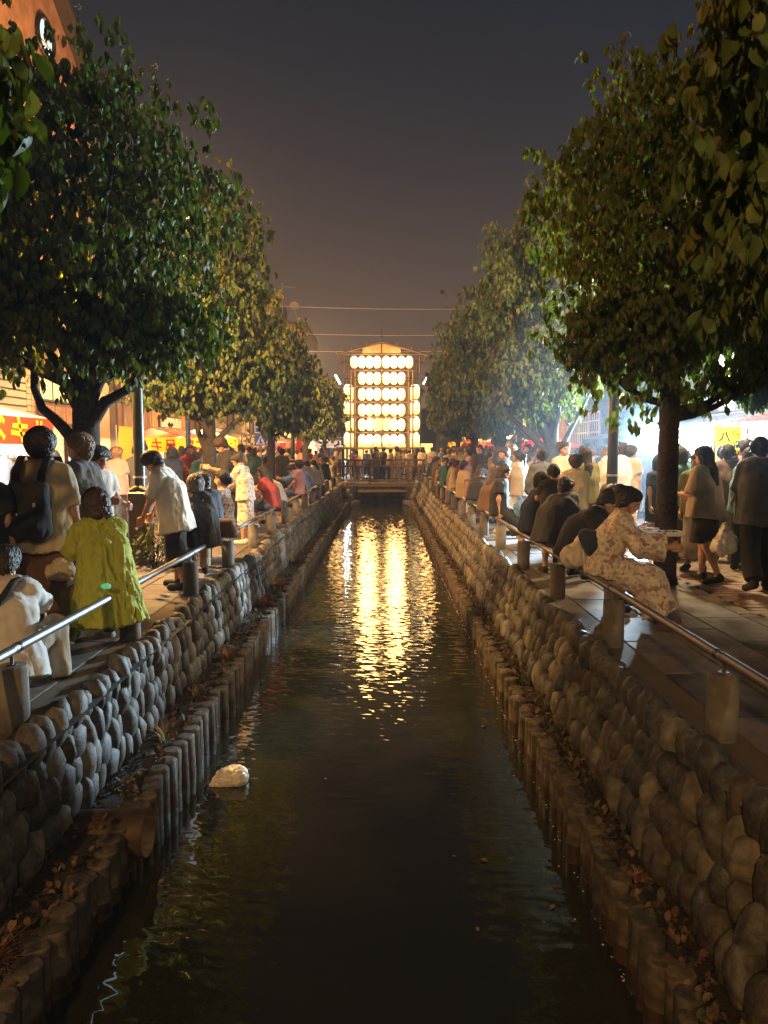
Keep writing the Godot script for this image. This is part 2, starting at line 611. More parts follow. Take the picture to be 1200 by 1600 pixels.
	M.lantern.emission_texture = lt
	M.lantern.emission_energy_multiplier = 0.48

# ------------------------------------------------------------------ ground, pavements, water, walls
func sheet(called: String, x0: float, x1: float, z0: float, z1: float, y: float, mat: Material) -> MeshInstance3D:
	var st := start()
	quad(st, Vector3(x0, y, z1), Vector3(x1, y, z1), Vector3(x1, y, z0), Vector3(x0, y, z0))
	return put(called, st, mat)

func build_ground():
	# one sheet with the canal's trench left open
	var st := start()
	var y := -0.075
	for r in [[-70.0, -1.95, -130.0, 40.0], [1.72, 70.0, -130.0, 40.0], [-1.95, 1.72, -130.0, -37.2], [-1.95, 1.72, 4.0, 40.0]]:
		quad(st, Vector3(r[0], y, r[3]), Vector3(r[1], y, r[3]), Vector3(r[1], y, r[2]), Vector3(r[0], y, r[2]))
	struct(put("ground", st, M.asphalt))
	for side: int in [-1, 1]:
		var word: String = "left" if side < 0 else "right"
		# gravel-faced margin along the wall, then three columns of slabs, then the kerb
		var edge: float = -2.115 if side < 0 else 1.845
		var in0: float = -2.32 if side < 0 else 2.07
		var out0: float = -4.0 if side < 0 else 3.56
		var g := start()
		bx(g, Vector3((edge + in0) * 0.5, -0.046, -16.9), Vector3(absf(edge - in0) - 0.006, 0.08, 39.0), 0.0)
		struct(put("path_margin_" + word, g, M.gravel))
		var pave := Node3D.new()
		pave.name = "pavement_" + word
		add_child(pave)
		struct(pave)
		var b := start()
		bx(b, Vector3((in0 + out0) * 0.5, -0.0545, -16.9), Vector3(absf(out0 - in0), 0.055, 39.0), 0.0)
		put("bed", b, M.joint, pave)
		var w := absf(out0 - in0) / 3.0
		var kinds := []
		for k in 3:
			var s := start()
			bx(s, Vector3.ZERO, Vector3(w - 0.014, 0.06, 0.886), 0.008)
			kinds.append(done(s))
		var rr := RandomNumberGenerator.new()
		rr.seed = 400 + side
		for row in 42:
			for col in 3:
				var o := mi("slab", kinds[rr.randi() % 3], M.slab if rr.randf() < 0.6 else M.slab_b, pave)
				o.position = Vector3(in0 + (out0 - in0) / 3.0 * (col + 0.5), -0.03 + rr.randf_range(-0.003, 0.003), 1.4 - row * 0.9 - (0.45 if col == 1 else 0.0))
				o.rotation = Vector3(rr.randf_range(-0.003, 0.003), 0, rr.randf_range(-0.004, 0.004))
		var kerb := Node3D.new()
		kerb.name = "kerb_" + word
		add_child(kerb)
		struct(kerb)
		var ks := start()
		bx(ks, Vector3.ZERO, Vector3(0.17, 0.12, 0.994), 0.012)
		var km := done(ks)
		for i in 38:
			var o := mi("kerb_stone", km, M.kerb, kerb)
			o.position = Vector3(out0 + side * 0.09, -0.054 + rr.randf_range(-0.002, 0.002), 1.2 - i)
		# the street beyond: rectangular pavers laid in rows
		var rx0 := out0 + side * 0.18
		var rx1 := side * 9.0
		var road := Node3D.new()
		road.name = "road_" + word
		add_child(road)
		struct(road)
		var rb := start()
		bx(rb, Vector3((rx0 + rx1) * 0.5, -0.06, -20.0), Vector3(absf(rx1 - rx0), 0.024, 46.0), 0.0)
		put("bed", rb, M.joint, road)
		var ps := start()
		bx(ps, Vector3.ZERO, Vector3(0.294, 0.04, 0.144), 0.008)
		var pm := done(ps)
		var mm := MultiMesh.new()
		mm.transform_format = MultiMesh.TRANSFORM_3D
		mm.use_colors = true
		mm.mesh = pm
		var cols := int(absf(rx1 - rx0) / 0.3)
		var rows := 250
		mm.instance_count = cols * rows
		var singles := []
		for row in rows:
			for col in cols:
				var at := Vector3(rx0 + side * (0.15 + col * 0.3 + (0.1 if row % 2 else 0.0)), -0.042 + rr.randf_range(-0.003, 0.003), 1.5 - row * 0.15)
				mm.set_instance_transform(row * cols + col, Transform3D(Basis(Vector3.UP, rr.randf_range(-0.012, 0.012)) * Basis(Vector3.RIGHT, rr.randf_range(-0.01, 0.01)), at))
				var t := rr.randf_range(0.72, 1.08)
				mm.set_instance_color(row * cols + col, Color(t, t * rr.randf_range(0.92, 1.02), t * rr.randf_range(0.85, 1.02)))
		var pv := MultiMeshInstance3D.new()
		pv.name = "pavers"
		pv.multimesh = mm
		pv.material_override = M.paver
		road.add_child(pv, true)
		stuff(pv)

func build_water():
	var x0 := -1.70
	var x1 := 1.38
	var zs := []
	var z := 3.6
	while z > -43.0:
		zs.append(z)
		z -= 0.035 if z > -16.0 else 0.045
	var nx := 66
	var v := PackedVector3Array()
	var n := PackedVector3Array()
	var ix := PackedInt32Array()
	var f := func(x: float, zz: float) -> float:
		var far := clampf((-zz - 1.0) / 9.0, 0.45, 1.0)
		return far * (0.0032 * wob.get_noise_2d(x * 2.1, zz * 6.4) + 0.0023 * wob.get_noise_2d(x * 3.2 + 40.0, zz * 13.0) + 0.0011 * wob.get_noise_2d(x * 7.0, zz * 22.0 + 90.0))
	for zz in zs:
		for i in nx + 1:
			var x := x0 + (x1 - x0) * i / nx
			var h: float = f.call(x, zz)
			var e := 0.012
			v.append(Vector3(x, WATER + h, zz))
			n.append(Vector3((h - f.call(x + e, zz)) / e, 1.0, (h - f.call(x, zz + e)) / e).normalized())
	for r in zs.size() - 1:
		for i in nx:
			var a := r * (nx + 1) + i
			ix.append_array(PackedInt32Array([a, a + nx + 1, a + 1, a + 1, a + nx + 1, a + nx + 2]))
	struct(mi("water", mesh_of([v, n, ix]), M.water))
	var st := start()
	bx(st, Vector3(-0.1, -1.9, -19.0), Vector3(6.0, 0.2, 50.0))
	struct(put("canal_bed", st, M.soil))

func cobble_mesh(seed_: int) -> ArrayMesh:
	# a river cobble: an uneven ellipsoid, long way up
	var r := RandomNumberGenerator.new()
	r.seed = seed_
	var st := start(true)
	var rings := 7
	var seg := 11
	var sq := r.randf_range(0.75, 1.0)
	var pt := func(i: int, k: int) -> Vector3:
		var th := PI * i / rings
		var ph := TAU * (k % seg) / seg
		var d := Vector3(sin(th) * cos(ph), cos(th), sin(th) * sin(ph))
		var p := Vector3(signf(d.x) * pow(absf(d.x), sq), signf(d.y) * pow(absf(d.y), 0.9), signf(d.z) * pow(absf(d.z), sq))
		return p * (1.0 + 0.22 * wob.get_noise_3d(d.x * 1.1 + seed_ * 7.3, d.y * 1.1, d.z * 1.1))
	for i in rings:
		for k in seg:
			if i > 0 : tri(st, pt.call(i, k), pt.call(i, k + 1), pt.call(i + 1, k))
			if i < rings - 1: tri(st, pt.call(i, k + 1), pt.call(i + 1, k + 1), pt.call(i + 1, k))
	return done(st)

func build_walls():
	var kinds := []
	for k in 7: kinds.append(cobble_mesh(11 + k))
	var mats := [M.stone_a, M.stone_a, M.stone_b, M.stone_b, M.stone_c, M.stone_d]
	for side: int in [-1, 1]:
		var top: float = -2.04 if side < 0 else 1.77
		var foot: float = -1.97 if side < 0 else 1.50
		var logx: float = -1.655 if side < 0 else 1.31
		var rr := RandomNumberGenerator.new()
		rr.seed = 900 + side
		var wall := thing("cobble_wall", "rounded river-stone retaining wall on the %s bank of the canal" % ["left" if side < 0 else "right"], "wall")
		wall.set_meta("kind", "thing")
		wall.set_meta("group", "stone walls of the canal")
		var st := start()
		var o := Vector3(side * 0.10, 0, 0)
		var a := Vector3(top, -0.01, 0) + o
		var b := Vector3(foot, LEDGE - 0.1, 0) + o
		var back := Vector3(top + side * 0.5, 0, 0)
		var z0 := 3.0
		var z1 := -36.4
		var at := func(p: Vector3, z: float) -> Vector3: return Vector3(p.x, p.y, z)
		var backb := Vector3(back.x, LEDGE - 0.1, 0)
		back.y = -0.095
		var a2 := Vector3(a.x, -0.095, 0)
		var q := func(p: Vector3, r: Vector3):
			if side < 0: quad(st, at.call(p, z0), at.call(p, z1), at.call(r, z1), at.call(r, z0))
			else: quad(st, at.call(p, z0), at.call(r, z0), at.call(r, z1), at.call(p, z1))
		q.call(b, a2)
		q.call(a2, back)
		q.call(back, backb)
		q.call(backb, b)
		put("mortar", st, M.mortar, wall)
		# the stones, in four staggered courses from the camera's end to the bridge
		var list := []
		var z := 1.0
		var k := 0
		while z > -36.2:
			for course in 4:
				var t := (course + 0.5) / 4.0
				var x := lerpf(foot, top, t) + side * 0.035
				var y := lerpf(LEDGE + 0.0, 0.0, t) - 0.005 + rr.randf_range(-0.02, 0.02)
				var zz := z - (0.08 if course % 2 else 0.0) + rr.randf_range(-0.03, 0.03)
				var w := rr.randf_range(0.06, 0.105)
				var h := rr.randf_range(0.115, 0.165)
				var bs := Basis(Vector3(0, 0, 1), rr.randf_range(-0.25, 0.05) * side) * Basis(Vector3.RIGHT, rr.randf_range(-0.4, 0.4) - 0.3) * Basis(Vector3.UP, rr.randf_range(-0.5, 0.5))
				list.append([Transform3D(bs * Basis.from_scale(Vector3(rr.randf_range(0.075, 0.105), h, w)), Vector3(x + side * rr.randf_range(-0.02, 0.03), y, zz)), rr.randi() % 7, rr.randi() % 6])
			z -= 0.158
			k += 1
		var near := []
		var far := {}
		for s in list:
			if near.size() < 300 and s[0].origin.z < -2.2: near.append(s)
			else:
				var key: Array = [s[1], 0 if s[2] < 3 else 4]
				if not far.has(key): far[key] = []
				far[key].append(s[0])
		for s in near:
			var c := mi("stone", kinds[s[1]], mats[s[2]], wall)
			c.transform = s[0]
		var rest := Node3D.new()
		rest.name = "far_stones"
		wall.add_child(rest)
		stuff(rest)
		for key in far:
			scatter("far_stones", far[key], kinds[key[0]], mats[key[1]], rest)
		# the row of concrete stakes, shaped like cut logs, that holds the planted ledge
		var logs := thing("log_edging", "row of round log-shaped stakes at the waterline below the %s wall" % ["left" if side < 0 else "right"], "edging", Vector3.ZERO, 0.0, "log edgings at the waterline")
		var meshes := []
		for m in 4:
			var am := ArrayMesh.new()
			var r := 0.066 + m * 0.003
			var lo := start(true)
			lathe(lo, [Vector2(r, -1.25), Vector2(r * 1.02, WATER + 0.13)], Vector3.ZERO, 9)
			lo.generate_normals()
			lo.commit(am)
			var up := start(true)
			lathe(up, [Vector2(r * 1.02, WATER + 0.13), Vector2(r * 0.97, LEDGE - 0.15), Vector2(r, LEDGE - 0.012)], Vector3.ZERO, 9)
			up.set_smooth_group(-1)
			lathe(up, [Vector2(r, LEDGE - 0.012), Vector2(r - 0.012, LEDGE), Vector2(0.0, LEDGE + 0.002)], Vector3.ZERO, 9)
			up.generate_normals()
			up.commit(am)
			meshes.append(am)
		for i in 292:
			var lg := MeshInstance3D.new()
			lg.mesh = meshes[rr.randi() % 4]
			lg.name = "stake"
			logs.add_child(lg, true)
			lg.set_surface_override_material(0, M.log_wet)
			lg.set_surface_override_material(1, M.log_b if (side > 0 and rr.randf() < 0.6) or rr.randf() < 0.25 else M.log_a)
			lg.position = Vector3(logx - side * 0.0 + rr.randf_range(-0.012, 0.012), rr.randf_range(-0.035, 0.02), -1.6 - i * 0.1185)
			lg.rotation = Vector3(rr.randf_range(-0.03, 0.03), rr.randf() * 6.0, rr.randf_range(-0.03, 0.03))
		# soil of the ledge
		var so := start(true)
		for i in 130:
			for j in 3:
				var p := func(u: int, w: int) -> Vector3:
					var xx := lerpf(logx + side * 0.02, foot + side * 0.18, w / 3.0)
					var zz := 2.0 - u * 0.3
					return Vector3(xx, LEDGE - 0.045 + 0.03 * wob.get_noise_2d(xx * 5.0, zz * 3.0) + 0.02 * w / 3.0, zz)
				if side < 0: quad(so, p.call(i, j), p.call(i + 1, j), p.call(i + 1, j + 1), p.call(i, j + 1))
				else: quad(so, p.call(i, j), p.call(i, j + 1), p.call(i + 1, j + 1), p.call(i + 1, j))
		struct(put("soil_ledge_" + ("left" if side < 0 else "right"), so, M.soil))
		# fallen leaves and small dark ground plants on it
		litter(side, logx, foot, rr)

func scatter(called: String, list: Array, mesh: Mesh, mat: Material, parent: Node, colors := []) -> MultiMeshInstance3D:
	var mm := MultiMesh.new()
	mm.transform_format = MultiMesh.TRANSFORM_3D
	mm.use_colors = colors.size() > 0
	mm.mesh = mesh
	mm.instance_count = list.size()
	for i in list.size():
		mm.set_instance_transform(i, list[i])
		if colors.size(): mm.set_instance_color(i, colors[i])
	var o := MultiMeshInstance3D.new()
	o.name = called if parent else numbered(called)
	o.multimesh = mm
	o.material_override = mat
	if parent: parent.add_child(o, true)
	else: add_child(o)
	return stuff(o)

func blade_mesh(bend: float) -> ArrayMesh:
	var st := start(true)
	var n := 4
	for i in n:
		var a := float(i) / n
		var b := float(i + 1) / n
		var p := func(t: float, s: float) -> Vector3:
			return Vector3(s * 0.016 * (1.0 - t * 0.92), t * (1.0 - 0.4 * bend * t), bend * t * t)
		quad(st, p.call(a, -1), p.call(a, 1), p.call(b, 1), p.call(b, -1))
	return done(st)

func litter(side: int, logx: float, foot: float, rr: RandomNumberGenerator):
	var list := []
	var cols := []
	for i in 2600:
		var z: float = -2.3 - pow(rr.randf(), 1.5) * 33.0
		var x: float = lerpf(logx, foot + side * 0.05, rr.randf())
		var clump := wob.get_noise_2d(x * 2.0 + side * 9.0, z * 0.9)
		if clump < -0.25 and rr.randf() < 0.75: continue
		var s := rr.randf_range(0.035, 0.075)
		list.append(Transform3D(Basis(Vector3.UP, rr.randf() * TAU) * Basis(Vector3.RIGHT, rr.randf_range(-1.3, 1.3)) * Basis.from_scale(Vector3(s, s, s) * 9.0), Vector3(x, LEDGE - 0.02 + rr.randf_range(0.0, 0.05), z)))
		var t := rr.randf_range(0.5, 1.3)
		var q := rr.randf()
		cols.append(Color(0.11 * t, 0.065 * t, 0.035 * t) if q < 0.6 else (Color(0.045 * t, 0.055 * t, 0.02 * t) if q < 0.85 else Color(0.17 * t, 0.115 * t, 0.065 * t)))
	tag(scatter("leaf_litter", list, leaf_mesh(0.1), M.dead, null, cols), "brown fallen leaves along the %s ledge" % ["left" if side < 0 else "right"], "leaf litter")

func tuft(at: Vector3, h: float, n: int, tone: Color, label: String, spread := 0.5):
	var o := thing("grass_tuft", label, "grass", at, 0.0, "grass tufts on the canal ledges")
	var list := []
	var cols := []
	for i in n:
		var a := rng.randf() * TAU
		var l := h * rng.randf_range(0.5, 1.0)
		list.append(Transform3D(Basis(Vector3.UP, a) * Basis(Vector3.RIGHT, rng.randf() * spread) * Basis.from_scale(Vector3(0.35, l, l)), Vector3(cos(a), 0, -sin(a)) * rng.randf() * h * 0.35))
		var t := rng.randf_range(0.6, 1.3)
		cols.append(Color(tone.r * t, tone.g * t, tone.b * t))
	scatter("blades", list, blade_mesh(0.6), M.dead, o, cols)

func build_rails():
	for side: int in [-1, 1]:
		var word: String = "left" if side < 0 else "right"
		var x: float = -2.2 if side < 0 else 1.94
		var zs := []
		for i in 17: zs.append((-4.28 if side < 0 else -4.13) - i * 2.02 - (0.0 if i < 1 else 0.0))
		zs.insert(0, zs[0] + 2.02)
		# posts
		var st := start(true)
		lathe(st, [Vector2(0.088, -0.06), Vector2(0.088, 0.365), Vector2(0.08, 0.378)], Vector3.ZERO, 16)
		st.set_smooth_group(-1)
		lathe(st, [Vector2(0.08, 0.378), Vector2(0.0, 0.380)], Vector3.ZERO, 16)
		var pm := done(st)
		var ct := start(true)
		tube(ct, [Vector3(0, 0.375, 0), Vector3(0, 0.445, 0)], [0.011], 8)
		tube(ct, [Vector3(0, 0.379, 0), Vector3(0, 0.384, 0)], [0.03], 10)
		var cm := done(ct)
		for i in zs.size():
			var desc := "%s concrete bollard of the %s canal rail" % [ordinal(i) + (" nearest" if i else " (nearest)"), word]
			desc = "short round concrete bollard, %s from the camera under the %s handrail" % [ordinal(i), word]
			var o := thing("bollard", desc, "bollard", Vector3(x, 0, zs[i]), 0.0, "bollards under the canal handrails")
			mi("post", pm, M.concrete if i % 3 else M.concrete_dark, o)
		# rail
		var r := thing("handrail", "low polished steel tube handrail along the %s bank of the canal" % word, "handrail", Vector3.ZERO, 0.0, "handrails of the canal")
		for i in zs.size() - 1:
			var rt := start(true)
			tube(rt, [Vector3(x, 0.465, zs[i] + (0.3 if i == 0 else 0.0)), Vector3(x, 0.465, zs[i + 1] + 0.004)], [0.03], 14)
			put("rail_tube", rt, M.steel, r)
			var jt := start(true)
			tube(jt, [Vector3(x, 0.465, zs[i] - 0.09), Vector3(x, 0.465, zs[i] - 0.06)], [0.0325], 14)
			put("joint_ring", jt, M.dark_metal, r)
		for i in zs.size():
			var c := mi("bracket", cm, M.steel, r)
			c.position = Vector3(x, 0, zs[i])

func ordinal(i: int) -> String:
	return ["first", "second", "third", "fourth", "fifth", "sixth", "seventh", "eighth", "ninth", "tenth", "eleventh", "twelfth", "thirteenth", "fourteenth", "fifteenth", "sixteenth", "seventeenth", "eighteenth", "nineteenth", "twentieth"][i]

func build_small_things():
	# drain pipe through the left edging
	var o := thing("drain_pipe", "brown earthenware drain pipe sticking out over the water through the left edging", "pipe", Vector3(-1.70, -0.80, -4.55), 0.0)
	var st := start(true)
	var b := Basis(Vector3(0, 0, 1), -PI / 2 + 0.04)
	lathe(st, [Vector2(0.15, -0.42), Vector2(0.15, 0.16), Vector2(0.152, 0.19)], Vector3.ZERO, 20, b)
	put("pipe_wall", st, M.pipe, o)
	st = start(true)
	lathe(st, [Vector2(0.152, 0.19), Vector2(0.13, 0.19), Vector2(0.125, -0.3), Vector2(0.0, -0.3)], Vector3.ZERO, 20, b)
	put("pipe_lining", st, M.pipe_in, o)
	# plastic bag afloat
	var arr := net([[Vector3(-0.06, 0.02, 0), Vector3(0.05, 0.03, -0.02), 0.075, 0.085], [Vector3(0.06, 0.03, 0.03), Vector3(0.0, 0.035, -0.06), 0.055, 0.06], [Vector3(-0.12, 0.0, 0.03), Vector3(-0.07, 0.01, 0.0), 0.018, 0.05], [Vector3(-0.15, -0.01, 0.06), Vector3(-0.1, 0.0, 0.03), 0.012, 0.03]], 0.009, 50.0)
	folds(arr, 0.009, Vector3(22, 30, 22))
	tag(mi("plastic_bag", mesh_of(arr), M.plastic), "crumpled white plastic bag floating on the dark water", "bag").position = Vector3(-1.24, WATER + 0.015, -5.8)
	# froth and drifting leaves on the water
	var fr := RandomNumberGenerator.new()
	fr.seed = 77
	var bub := start(true)
	lathe(bub, [Vector2(0, -0.004), Vector2(0.006, 0.0), Vector2(0, 0.005)], Vector3.ZERO, 7)
	var foam := []
	for i in 330:
		foam.append(Transform3D(Basis.from_scale(Vector3.ONE * fr.randf_range(0.5, 1.3)), Vector3(1.235 + fr.randf_range(-0.025, 0.006) - (0.15 * fr.randf() if i % 9 == 0 else 0.0), WATER + 0.003, -3.4 - fr.randf() * 15.0)))
	tag(scatter("foam", foam, done(bub), M.white_canvas, null), "dotted line of froth bubbles along the right waterline", "foam")
	var lf := []
	var lc := []
	for i in 26:
		lf.append(Transform3D(Basis(Vector3.UP, fr.randf() * TAU) * Basis.from_scale(Vector3.ONE * fr.randf_range(0.25, 0.5)), Vector3(fr.randf_range(-1.5, 1.2), WATER + 0.008, -3.6 - fr.randf() * 12.0)))
		lc.append(Color(0.2, 0.15, 0.06))
	tag(scatter("leaf_litter", lf, leaf_mesh(0.1), M.dead, null, lc), "few small leaves drifting on the canal water", "leaf litter")
	# shapes of grass along the ledges
	var dry := Color(0.34, 0.16, 0.05)
	var green := Color(0.10, 0.13, 0.03)
	var tan_ := Color(0.26, 0.19, 0.08)
	for t in [[-1.78, -3.15, 0.30, 70, Color(0.22, 0.1, 0.06), "reddish dry grass tuft on the left ledge nearest the camera"], [-1.8, -5.9, 0.26, 40, tan_, "straw-coloured grass tuft on the left ledge beyond the drain pipe"], [-1.78, -8.3, 0.22, 90, dry, "low orange-brown grass tuft on the left ledge"],
			[-1.8, -11.2, 0.3, 120, dry, "dense orange grass tuft on the left ledge"], [-1.82, -12.6, 0.34, 130, dry, "tall orange-brown grass tuft, the larger of the far pair"], [-1.82, -15.2, 0.34, 130, green, "green grass tuft half way along the left ledge"],
			[-1.84, -17.0, 0.3, 100, tan_, "yellowish grass tuft past the green one on the left ledge"], [-1.84, -22.5, 0.75, 160, green, "tall upright green grass clump on the left ledge near the bridge"], [-1.8, -7.0, 0.2, 30, tan_, "sparse thin grass tuft on the left ledge"],
			[1.42, -3.9, 0.12, 30, dry, "small dry grass tuft on the right ledge"]]:
		tuft(Vector3(t[0], LEDGE - 0.03, t[1]), t[2], t[3], t[4], t[5])
	# clipped round shrub and the plant beside the lamp post
	shrub(Vector3(-3.1, 0, -18.6), 0.42, 420, "round dark clipped shrub on the left pavement")
	shrub(Vector3(-3.2, 0, -10.2), 0.34, 260, "small leafy shrub beside the base of the left lamp post")
	# electric boxes behind the seated group on the left
	o = thing("utility_cabinet", "pair of grey metal utility boxes on posts behind the seated group", "utility cabinet", Vector3(-4.25, 0, -17.6))
	for k in 2:
		var s2 := start()
		bx(s2, Vector3(k * 0.52, 1.12, 0.05 * k), Vector3(0.46, 0.85, 0.24), 0.015)
		put("box", s2, M.white_metal, o)
		s2 = start(true)
		tube(s2, [Vector3(k * 0.52, -0.05, 0), Vector3(k * 0.52, 0.72, 0)], [0.035], 8)
		put("post", s2, M.dark_metal, o)

func shrub(at: Vector3, r: float, n: int, label: String):
	var o := thing("shrub", label, "shrub", at)
	var list := []
	var cols := []
	for i in n:
		var d := Vector3(rng.randfn(), rng.randfn() * 0.9, rng.randfn()).normalized() * r * pow(rng.randf(), 0.3)
		d.y = d.y * 0.95 + r * 0.95
		list.append(Transform3D(Basis(Vector3.UP, rng.randf() * TAU) * Basis(Vector3.RIGHT, rng.randf_range(-0.9, 0.9)) * Basis.from_scale(Vector3.ONE * rng.randf_range(0.45, 0.8)), d))
		var t := rng.randf_range(0.6, 1.2)
		cols.append(Color(0.05 * t, 0.065 * t, 0.02 * t))
	scatter("foliage", list, leaf_mesh(0.3), M.leaf, o, cols)
	var st := start(true)
	for k in 5:
		var a := TAU * k / 5
		tube(st, [Vector3(0, -0.03, 0), Vector3(cos(a) * r * 0.5, r, sin(a) * r * 0.5)], [0.012, 0.004], 5)
	put("stem", st, M.bark, o)

# ------------------------------------------------------------------ bridge and lantern tower
func build_bridge():
	var o := thing("street_bridge", "low street bridge with dark timber railings where the canal ends", "bridge", Vector3(-0.12, 0, -36.4))
	var st := start()
	bx(st, Vector3(0, -0.20, -4.2), Vector3(5.0, 0.3, 8.2), 0.02)
	put("deck", st, M.concrete_dark, o)
	st = start()
	bx(st, Vector3(0, -0.11, 0.0), Vector3(4.5, 0.2, 0.16), 0.02)
	put("edge_beam", st, M.wood_dark, o)
	st = start()
	bx(st, Vector3(0, -0.40, 0.08), Vector3(3.1, 0.12, 0.2), 0.02)
	put("edge_beam", st, M.wood, o)
	for s: int in [-1, 1]:
		st = start()
		bx(st, Vector3(s * 2.0, -0.86, -4.0), Vector3(1.2, 1.0, 7.9), 0.0)
		put("abutment", st, M.concrete_dark, o)
		# splayed wing wall of larger stones
		st = start()
		bx(st, Vector3(s * 1.62, -0.66, 1.1), Vector3(0.3, 1.15, 2.6), 0.03, Basis(Vector3.UP, s * 0.25))
		put("wing_wall", st, M.mortar, o)
		st = start()
		bx(st, Vector3(s * 1.42, -0.93, 1.2), Vector3(0.42, 0.22, 1.9), 0.03, Basis(Vector3.UP, s * 0.2))
		put("footing", st, M.concrete, o)
		for k in 12:
			var c := mi("stone", cobble_mesh(40 + k % 3), [M.stone_a, M.stone_c, M.stone_d][k % 3], o)
			c.transform = Transform3D(Basis.from_scale(Vector3(0.14, 0.22, 0.2)), Vector3(s * (1.50 + 0.1 * (k / 4)), -0.66 + 0.3 * (k / 4), 0.4 + (k % 4) * 0.5))
	st = start()
	bx(st, Vector3(0, -0.85, -7.6), Vector3(2.8, 1.0, 0.3))
	put("tunnel_end", st, M.concrete_dark, o)
	for x in [-2.05, -1.32, -0.55, 0.5, 1.3, 2.05]:
		st = start()
		bx(st, Vector3(x, 0.56, 0.0), Vector3(0.11, 1.16, 0.11), 0.012)
		put("railing_post", st, M.wood_dark, o)
	for y in [1.12, 0.82, 0.12]:
		st = start()
		bx(st, Vector3(0, y, 0.0 if y > 1.0 else -0.002), Vector3(4.3, 0.09, 0.075), 0.01)
		put("railing_bar", st, M.wood_dark, o)

func bar(o: Node3D, called: String, a: Vector3, b: Vector3, r: float, mat: Material):
	var st := start(true)
	tube(st, [a, b], [r], 7)
	put(called, st, mat, o)

